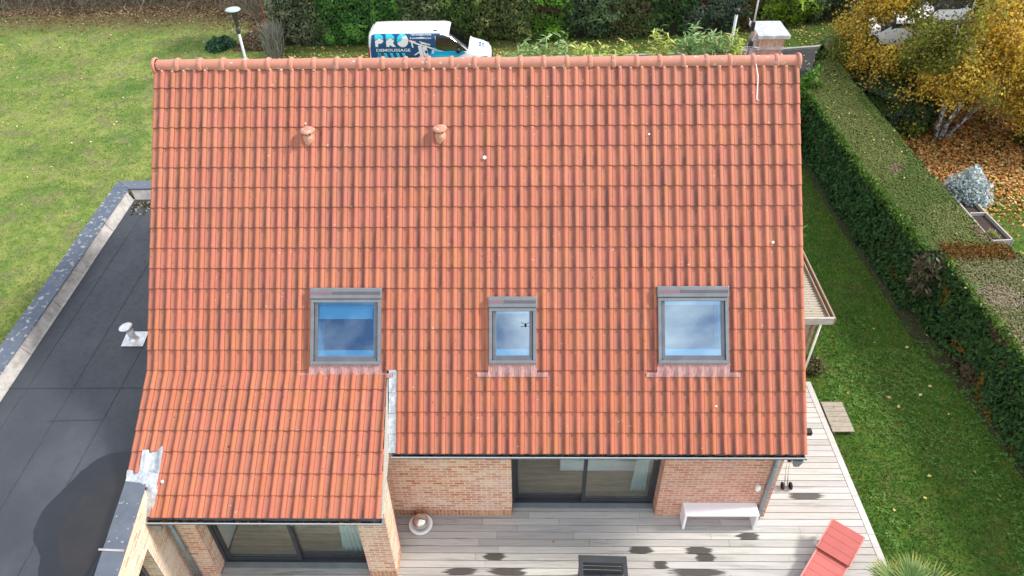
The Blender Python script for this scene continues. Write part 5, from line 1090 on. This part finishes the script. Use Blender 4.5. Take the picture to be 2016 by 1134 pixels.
def offsurf(xs_, rows, i0, i1, k0, k1, off, name, m, parent, both=False):
    """a panel lying on the body between stations i0..i1 and section points k0..k1"""
    m_ = len(SECW); K = 2*m_-1; vs = []; fs = []
    def pt(i, k):
        w_, z = rows[i][k] if k < m_ else rows[i][2*m_-2-k]; y = -w_ if k < m_ else w_; return np.array([xs_[i], y, z])
    idx = list(range(i0, i1+1)); ks = list(range(k0, k1+1))
    for i in idx:
        for k in ks:
            p = pt(i, k); a = pt(min(i+1, len(xs_)-1), k)-pt(max(i-1, 0), k); b = pt(i, min(k+1, K-1))-pt(i, max(k-1, 0)); n = nrm(np.cross(a, b)); vs.append(p+n*off)
    q = len(ks)
    for i in range(len(idx)-1):
        for k in range(q-1): fs.append((i*q+k, (i+1)*q+k, (i+1)*q+k+1, i*q+k+1))
    mb = MB(); mb.add(vs, fs, True); return mb.build(name, m, parent, uv=False)
vx, vy = .26, 23.46
VDY = .12
van = empty('painted_van', (vx, vy+VDY, -.075), 0, 'white van with blue and cyan lettered side parked on the driveway behind the ridge', 'van')
ST = [(0, 1.60, .90), (.06, 1.86, .955), (.22, 1.94, .99), (.8, 1.96, 1), (2.4, 1.97, 1), (3.3, 1.96, 1), (3.52, 1.93, .995), (3.62, 1.88, .99), (4.45, 1.27, .985), (4.60, 1.20, .98), (5.05, 1.08, .955), (5.28, .97, .90), (5.40, .83, .80), (5.44, .62, .70)]
body, (LX, LR) = loft(ST, van, PAINTW, .985)
ci = lambda x: int(np.argmin(np.abs(np.array(LX)-x)))
offsurf(LX, LR, ci(3.70), ci(4.42), 6, 12, .008, 'windscreen', GLASSC, van)
mb = MB(); 
inn = pm('cab_interior', (.03, .032, .035), (.06, .06, .065), 3, .8, bmp=0)
offsurf(LX, LR, ci(3.70), ci(4.42), 6, 12, .003, 'dashboard', inn, van)
offsurf(LX, LR, ci(3.72), ci(4.38), 7, 8, .009, 'screen_reflection_film', pm('blue_film', (.22, .38, .60), (.45, .60, .80), 6, .2, bmp=0), van) if False else None
VS = lambda zx, zy: (lambda p: (p[0]-vx, p[2]+.075))(ony(700+zx/6.72, 20+zy/6.72, vy-.94))
def vs_(L_): return [VS(*q) for q in L_]
blue = sidepoly([(.10, .45), (.10, 1.30), (.20, 1.84), (.35, 1.885), (3.22, 1.885), (3.24, 1.80), (3.0, 1.80), (3.06, 1.25), (3.35, .9), (2.9, .45)], -1, .004, 'blue_wrap', BLUE, van)
sidepoly([(2.55, .45), (2.55, 1.02), (2.75, 1.12), (2.86, 1.34), (2.98, 1.36), (3.2, 1.20), (3.6, 1.22), (4.15, 1.24), (4.35, 1.13), (3.9, .95), (3.6, .72), (3.3, .45)], -1, .0055, 'cyan_wave', CYAN, van)
sidepoly([(2.75, 1.00), (3.3, .96), (3.8, .99), (4.15, 1.05), (3.7, 1.06), (3.2, 1.08)], -1, .007, 'pale_wave', CYANL, van)
sidepoly([(2.2, .88), (2.9, .96), (3.4, .95), (3.0, .90), (2.6, .84)], -1, .0074, 'blue_streak', BLUE, van)
win = sidepoly([(3.04, 1.32), (3.06, 1.80), (3.34, 1.80), (3.66, 1.70), (4.00, 1.49), (4.34, 1.235), (4.02, 1.20), (3.3, 1.25)], -1, .006, 'cab_window', GLASSC, van)
sidepoly([(3.02, 1.29), (3.03, 1.83), (3.36, 1.83), (3.70, 1.73), (4.05, 1.51), (4.42, 1.22), (4.04, 1.17), (3.3, 1.22)], -1, .0045, 'window_surround', BLACK, van)
for zr_ in (.0,): pass
# the three big letters in two tones, drawn as shapes
def letP(x, z, s):
    top = [(x, z+s*.52), (x+s*.42, z+s*.78), (x+s*.80, z+s*.56), (x+s*.78, z+s*.84), (x+s*.62, z+s*.97), (x+s*.45, z+s), (x, z+s)]
    bot = [(x, z), (x+s*.26, z), (x+s*.26, z+s*.26), (x+s*.55, z+s*.28), (x+s*.72, z+s*.38), (x+s*.80, z+s*.52), (x+s*.42, z+s*.74), (x, z+s*.48)]
    return top, bot
def letR(x, z, s):
    top = letP(x, z, s)[0]; bot = [(x, z), (x+s*.26, z), (x+s*.34, z+s*.16), (x+s*.56, z), (x+s*.90, z), (x+s*.64, z+s*.30), (x+s*.78, z+s*.50), (x+s*.42, z+s*.74), (x, z+s*.48)]; return top, bot
s_ = .47; zb = 1.40
for f_, x_ in ((letP, .34), (letR, .83)):
    tp, bt = f_(x_, zb, s_); sidepoly(tp, -1, .0065, 'letter_top', CYANL, van); sidepoly(bt, -1, .0065, 'letter_bottom', WWRAP, van)
cx_, cz_, r_ = 1.56, zb+s_/2, s_*.54
sidepoly([(cx_+r_*math.cos(t), cz_+r_*math.sin(t)) for t in np.linspace(0, 2*PI, 29)[:-1]], -1, .0065, 'letter_round', WWRAP, van)
sidepoly([(cx_+r_*math.cos(t), cz_+r_*math.sin(t)) for t in np.linspace(.55*PI, 1.12*PI, 12)]+[(cx_-r_*.25, cz_-r_*.05), (cx_-.0, cz_+r_*.35)], -1, .0072, 'letter_shade', CYANL, van)
sidepoly([(cx_+r_*math.cos(t), cz_+r_*math.sin(t)) for t in np.linspace(.30*PI, .55*PI, 6)]+[(cx_+r_*.1, cz_+r_*.5)], -1, .0072, 'letter_shade', CYANL, van)
text_on_side('DEMOUSSAGE', .36, 1.205, 1.88, .115, .0065, van, 'lettering', WWRAP, vx, bold=.02)
text_on_side('Technologie drone', 1.90, 1.80, 2.84, .085, .0065, van, 'lettering', WWRAP, vx, bold=.012)
text_on_side('& perche télescopique', 1.90, 1.68, 2.84, .085, .0065, van, 'lettering', WWRAP, vx, bold=.012)
for k in range(6):
    x_ = .36+.27*k; sidepoly([(x_, .55), (x_+.13, .55), (x_-.10, 1.15), (x_-.23 if k else x_-.10, 1.15)] if k else [(.34, .55), (.36, 1.0), (.50, 1.15), (.74, .72), (.70, .55)], -1, .0065, 'stripe', CYANL if k else CYAN, van)
# picture of a drone on the flank, in white strokes
def stroke(a, b, w_, m, off=.008, nm_='drone_picture'):
    a = np.array(a); b = np.array(b); d = b-a; d = d/np.linalg.norm(d); n = np.array([-d[1], d[0]])*w_/2; sidepoly([tuple(a-n), tuple(b-n), tuple(b+n), tuple(a+n)], -1, off, nm_, m, van)
stroke((1.86, 1.62), (2.50, 1.42), .055, WWRAP); stroke((2.52, 1.44), (3.02, 1.26), .06, WWRAP); stroke((2.36, 1.54), (2.78, 1.47), .05, WWRAP); stroke((1.80, 1.66), (2.15, 1.59), .035, YEL); stroke((2.30, 1.60), (2.74, 1.49), .03, YEL); stroke((2.72, 1.34), (3.16, 1.22), .03, YEL)
stroke((2.30, 1.44), (2.40, .92), .16, WWRAP, .0075); stroke((2.50, 1.40), (2.58, 1.02), .20, WWRAP, .0075); stroke((2.30, 1.20), (2.02, 1.04), .05, WWRAP); stroke((2.36, 1.05), (2.14, .86), .05, WWRAP); stroke((2.5, 1.05), (2.66, .84), .05, WWRAP); stroke((1.96, 1.56), (2.0, 1.36), .06, WWRAP); stroke((2.90, 1.26), (2.86, 1.12), .06, WWRAP); stroke((2.06, 1.08), (1.98, .98), .04, BLACK); stroke((2.56, 1.24), (2.60, 1.12), .10, inn, .0085)
van.scale = (1, 1, 1.075)
mb = MB()
for y_ in (-.60, .60): mb.box(2.93, 3.10, y_-.03, y_+.03, 1.952, 1.972)
mb.box(.13, .20, .36, .62, 1.86, 1.90); mb.build('roof_fitting', BLACK, van, .006, split=True)
for k in range(3):
    mb = MB(); c_ = (4.93+.0*k, -.10+.17*k); mb.lathe([(0, .012), (.055, .010), (.06, 0)], (c_[0], c_[1], 1.115-.0), 14, (.25, 0, 1)); mb.lathe([(0, .012), (.045, .010), (.05, 0)], (c_[0]+.13, c_[1]+.02, 1.080), 14, (.3, 0, 1)); mb.build('bonnet_badge', CYAN if k % 2 else BLUE, van)
for sgn in (-1, 1):
    mb = MB(); mb.add([(5.02, sgn*.945, .86), (5.30, sgn*.83, .84), (5.30, sgn*.80, .94), (5.14, sgn*.88, .955), (4.95, sgn*.945, .95)], [(0, 1, 2, 3, 4)]); mb.build('headlight', pm('lamp_glass', (.55, .58, .6), (.3, .32, .34), 8, .1, .4, bmp=0), van)
    mb = MB(); mb.lathe([(0, .1), (.06, .09), (.10, .04), (.11, -.04), (.08, -.10), (0, -.12)], (4.02, sgn*1.07, 1.28), 14, (0, 0, 1)); mb.beam((4.05, sgn*.96, 1.25), (4.03, sgn*1.06, 1.26), .05, .05); mb.build('mirror', BLACK, van)
    mb = MB(); mb.box(-.012, .03, sgn*.86-.04, sgn*.86+.04, .95, 1.35); mb.build('tail_light', pm('red_lens', (.45, .02, .02), None, 3, .2, bmp=0), van)
    for x_ in (.95, 4.45): wheel(van, x_, sgn*.90)
mb = MB(); mb.box(-.05, .05, -.85, .85, .35, .55); mb.box(5.36, 5.47, -.62, .62, .34, .62); mb.build('bumper', BLACK, van, .02, split=True)
# white vehicles parked beyond the birch
def plainvan(loc, rz, lab, sc=1.):
    t = empty('parked_van', loc, rz, lab, 'van'); _, (LX_, LR_) = loft(ST, t, PAINTW, .985)
    c_ = lambda x: int(np.argmin(np.abs(np.array(LX_)-x))); offsurf(LX_, LR_, c_(3.64), c_(4.46), 5, 13, .003, 'windscreen', BLACK, t)
    for sg in (-1, 1):
        sidepoly([(3.02, 1.29), (3.03, 1.80), (3.36, 1.80), (3.70, 1.70), (4.05, 1.50), (4.40, 1.22), (3.3, 1.22)], sg, .0045, 'cab_window', BLACK, t); sidepoly([(1.0, 1.30), (1.0, 1.72), (2.85, 1.72), (2.85, 1.30)], sg, .0045, 'side_window', BLACK, t)
        for x_ in (.95, 4.45): wheel(t, x_, sg*.90)
    mb = MB(); mb.box(5.36, 5.47, -.62, .62, .34, .62); mb.box(-.05, .05, -.85, .85, .35, .55); mb.build('bumper', BLACK, t, .02, split=True); t.scale = (sc,)*3; return t
plainvan((31.8, 28.6, -.08), math.radians(182), 'white van with dark side windows showing through the birch')
def car(loc, rz, lab):
    t = empty('parked_car', loc, rz, lab, 'car'); SC = [(0, .72, .80), (.10, .92, .92), (.35, 1.02, .98), (.75, 1.38, .985), (1.15, 1.47, .98), (2.0, 1.50, .98), (2.45, 1.45, .98), (3.05, 1.02, .99), (3.6, .93, .985), (4.0, .82, .92), (4.18, .66, .82), (4.22, .50, .74)]
    _, (LX_, LR_) = loft(SC, t, PAINTW, .89, low=.24); c_ = lambda x: int(np.argmin(np.abs(np.array(LX_)-x))); offsurf(LX_, LR_, c_(2.50), c_(3.02), 5, 13, .004, 'windscreen', BLACK, t); offsurf(LX_, LR_, c_(.42), c_(.72), 5, 13, .004, 'rear_window', BLACK, t)
    offsurf(LX_, LR_, c_(.85), c_(2.55), 4, 5, .004, 'side_window', BLACK, t); offsurf(LX_, LR_, c_(.85), c_(2.55), 13, 14, .004, 'side_window', BLACK, t)
    for sg in (-1, 1):
        for x_ in (.78, 3.38): wheel(t, x_, sg*.80, .32, .2)
        mb = MB(); mb.lathe([(.0, .01), (.34, .01), (.36, 0)], (3.38, sg*.885, .34), 24, (0, sg, 0)); mb.lathe([(.0, .01), (.34, .01), (.36, 0)], (.78, sg*.885, .34), 24, (0, sg, 0)); mb.build('wheel_arch', BLACK, t, split=True)
        mb = MB(); mb.add([(3.86, sg*.80, .62), (4.10, sg*.66, .60), (4.10, sg*.64, .70), (3.86, sg*.76, .78)], [(0, 1, 2, 3)]); mb.build('headlight', STEEL, t)
    return t
car((27.3, 26.1, -.08), math.radians(172), 'white car with rounded bonnet and dark wheel arch showing through the left of the birch')

# ------------------------------------------------------------------ things on the deck
# bench
b_ = empty('white_bench', (11.35, -.10, .004), 0, 'plain white bench made of one folded slab against the reddish brick wall', 'bench')
mb = MB(); x0, x1, y0, y1, H_ = -.77, .78, -.22, .095, .525
mb.box(x0, x1, y0, y1, H_-.05, H_); mb.build('seat', WHITEP, b_, .004)
for s in (x0, x1-.05): mb = MB(); mb.box(s, s+.05, y0, y1, 0, H_-.0505); mb.build('leg', WHITEP, b_, .003)
# steel ball in a white bowl
g_ = empty('gazing_ball', (4.98, -.30, .004), 0, 'polished steel ball sitting in a round white bowl in the corner of the deck', 'gazing ball')
mb = MB(); mb.lathe([(0, 0), (.15, 0), (.22, .05), (.252, .11), (.255, .135), (.245, .145), (.195, .135), (.14, .07), (0, .05)], (0, 0, 0), 40); mb.build('bowl', WHITEP, g_)
mb = MB(); mb.lathe([(.172*math.sin(t), .225-.172*math.cos(t)) for t in np.linspace(0, PI, 22)], (0, 0, 0), 40); mb.build('ball', CHROME, g_)
# armchair frame, back to the house
ac = empty('garden_armchair', (8.74, -1.76, .004), math.radians(-1.5), 'anthracite metal garden armchair frame without cushions at the lower edge of the photo', 'armchair')
mb = MB(); mb.box(-.44, .44, .27, .42, .66, .70); mb.build('back_rail', ANTH, ac, .006)
mb = MB()
for k, z in enumerate((.32, .43, .54)): mb.box(-.40, .40, .26+.02*k, .28+.02*k, z-.02, z+.085)
mb.build('back_slats', ANTH, ac, .003)
for s in (-1, 1): mb = MB(); mb.box(s*.44 if s < 0 else .36, -.36 if s < 0 else .44, -.42, .2695, .66, .70); mb.box(s*.42 if s < 0 else .38, -.38 if s < 0 else .42, -.42, -.36, 0, .66); mb.box(s*.42 if s < 0 else .38, -.38 if s < 0 else .42, .34, .40, 0, .66); mb.build('arm_frame', ANTH, ac, .004)
mb = MB(); mb.box(-.38, .38, .22, .27, .26, .30); mb.box(-.38, .38, -.40, -.35, .26, .30)
mb.build('seat_rail', ANTH, ac, .003); mb = MB()
for k in range(9): mb.box(-.345+k*.08, -.315+k*.08, -.35, .22, .27, .295)
mb.build('seat_slats', ANTH, ac, .002)
# coral sun lounger
CORAL = pm('coral_plastic', (.50, .125, .105), (.46, .11, .095), 3, .5, bmp=.03); CORALF = pm('faded_coral_rim', (.60, .24, .22), (.56, .21, .19), 3, .5, bmp=.03)
d = nrm([.44, .53, 0.]); sl = empty('sun_lounger', (13.43, -1.14, .004), math.atan2(d[1], d[0])-math.radians(0), 'coral red slatted sun lounger with its head end raised, at the corner of the deck', 'sun lounger')
mb = MB(); Wl = .30
mb.box(-1.35, .62, -Wl-.035, -Wl-.002, .16, .29); mb.box(-1.35, .62, Wl+.002, Wl+.035, .16, .29); mb.box(-1.35, -1.32, -Wl, Wl, .18, .28); mb.build('side_rail', CORALF, sl, .008)
mb = MB()
for k in range(9): mb.box(-1.31+k*.205, -1.31+k*.205+.201, -Wl, Wl, .255, .280)
mb.build('seat_slats', CORAL, sl, .004)
mb = MB(); hy = np.array([.02, 0, .31]); ang = math.radians(14); dx_ = np.array([math.cos(ang), 0, math.sin(ang)]); nz_ = np.array([-math.sin(ang), 0, math.cos(ang)])
for k in range(4):
    a = hy+dx_*(.0+k*.182); b = hy+dx_*(.179+k*.182); mb.hexa([a+[0, -Wl-.02, 0], b+[0, -Wl-.02, 0], b+[0, Wl+.02, 0], a+[0, Wl+.02, 0], a+[0, -Wl-.02, 0]+nz_*.028, b+[0, -Wl-.02, 0]+nz_*.028, b+[0, Wl+.02, 0]+nz_*.028, a+[0, Wl+.02, 0]+nz_*.028])
mb.build('backrest', CORAL, sl, .004)
mb = MB(); 
for s in (-1, 1): mb.beam(hy+np.array([.0, s*(Wl+.036), .02]), hy+dx_*.725+np.array([0, s*(Wl+.036), .004]), .026, .05)
mb.build('backrest_rim', CORALF, sl, .006)
for (x_, y_) in ((-1.2, -.26), (-1.2, .26), (.5, -.26), (.5, .26)): mb = MB(); mb.box(x_-.03, x_+.03, y_-.02, y_+.02, 0, .16); mb.build('leg', CORALF, sl, .004)
# hand trolley by the wall corner
ht = empty('hand_trolley', (13.08, .78, .004), 0, 'small two wheeled trolley with thin chrome frame by the right wall corner', 'trolley')
for x_ in (-.10, .08): mb = MB(); mb.lathe([(.045, -.02), (.078, -.022), (.088, -.012), (.088, .012), (.078, .022), (.045, .02), (0, .02)], (x_, -.06, .088), 22, (1, 0, 0)); mb.build('wheel', RUBBER, ht)
mb = MB(); 
for x_ in (-.05, .01): mb.tube([(x_, -.05, .09), (x_-.02, .10, .45), (x_-.03, .16, .82)], .010, 8)
mb.tube([(-.10, -.06, .088), (.08, -.06, .088)], .010, 8); mb.build('frame', CHROME, ht)
mb = MB(); mb.tube([(-.12, .17, .84), (.20, .10, .80)], .022, 10); mb.box(-.09, -.01, .10, .18, .74, .84); mb.build('handle', BLACK, ht)
# fan palm
pm_ = empty('fan_palm', (14.45, -2.22, -.30), 0, 'spiky fan palm with yellow green leaf tips at the bottom edge right of the lounger', 'palm')
mb = MB(); mb.tube([(0, 0, 0), (.02, 0, .5), (0, .0, .95)], [.13, .12, .10], 12); mb.build('trunk', TIMBER, pm_)
PALM = leafmat('palm_leaf', .15, .5)
fans = []
for k in range(13):
    an = 2*PI*k/13+random.uniform(-.15, .15); el = random.uniform(.1, 1.0); d = np.array([math.cos(an)*math.cos(el), math.sin(an)*math.cos(el), math.sin(el)]); L0 = random.uniform(.35, .5); c0 = np.array([0, 0, .95])+d*L0; fans.append((c0, d))
for (an, el, L0) in ((1.35, .55, .40), (2.4, .45, .42), (.55, .5, .42), (1.9, .9, .3)): d = np.array([math.cos(an)*math.cos(el), math.sin(an)*math.cos(el), math.sin(el)]); fans.append((np.array([0, 0, .95])+d*L0, d))
for c0, d in fans:
    V, F, C = [], [], []; sd = nrm(np.cross(d, [0, 0, 1])); up = np.cross(sd, d); n_ = 24
    for q in range(n_):
        a = -1.55+3.1*q/(n_-1); dd = nrm(d*math.cos(a)+sd*math.sin(a)-np.array([0, 0, .10*abs(a)])); L_ = random.uniform(.46, .62)*(1-.12*abs(a)); s2 = nrm(np.cross(dd, up))*.017
        b = len(V); V += [c0-s2*.4, c0+s2*.4, c0+dd*L_*.55+s2+up*.02, c0+dd*L_*.55-s2+up*.02, c0+dd*L_-up*.03]; F += [(b, b+1, b+2, b+3)]; F += [(b+3, b+2, b+4, b+4)]; base = np.array(random.choice([(.10, .17, .045), (.14, .22, .06), (.08, .14, .04)])); tipc = np.array((.45, .42, .12)) if random.random() < .6 else base*1.3; C += [base, base, base*1.1, base*1.1, tipc]
    me_f = [f if f[2] != f[3] else f[:3] for f in F]; m2 = MB(); m2.add(V, me_f); o = m2.build('frond', PALM, None, uv=False); ca = o.data.color_attributes.new('col', 'FLOAT_COLOR', 'POINT'); a_ = np.ones((len(V), 4)); a_[:, :3] = np.array(C); ca.data.foreach_set('color', a_.ravel()); o.parent = pm_
mb = MB()
for c0, d in fans: mb.tube([(0, 0, .92), tuple(c0)], .010, 6)
mb.build('leaf_stalks', pm('palm_stalk', (.12, .17, .05), (.2, .22, .08), 5, .6), pm_)
# ------------------------------------------------------------------ the camera drone, seen mirrored in the middle roof window
dr = empty('camera_drone', (CAM[0], CAM[1]-.13, CAM[2]+.05), 0, 'small dark four rotor drone hovering, mirrored in the middle roof window', 'drone')
mb = MB(); mb.box(-.035, .035, -.09, .09, .0, .05); mb.build('hull', BLACK, dr, .012)
for sx in (-1, 1):
    for sy in (-1, 1):
        mb = MB(); mb.tube([(sx*.03, sy*.05, .03), (sx*.14, sy*.11, .045)], [.010, .007], 8); mb.tube([(sx*.14, sy*.11, .03), (sx*.14, sy*.11, .07)], .012, 10); a_ = mb.build('arm', BLACK, dr)
        mb = MB(); mb.box(sx*.14-.06, sx*.14+.06, sy*.11-.005, sy*.11+.005, .071, .073); mb.build('rotor', BLACK, a_)
mb = MB(); mb.box(-.018, .018, .03, .07, -.03, -.001); mb.build('gimbal', BLACK, dr, .005); ac.scale = (1.08, 1, 1)
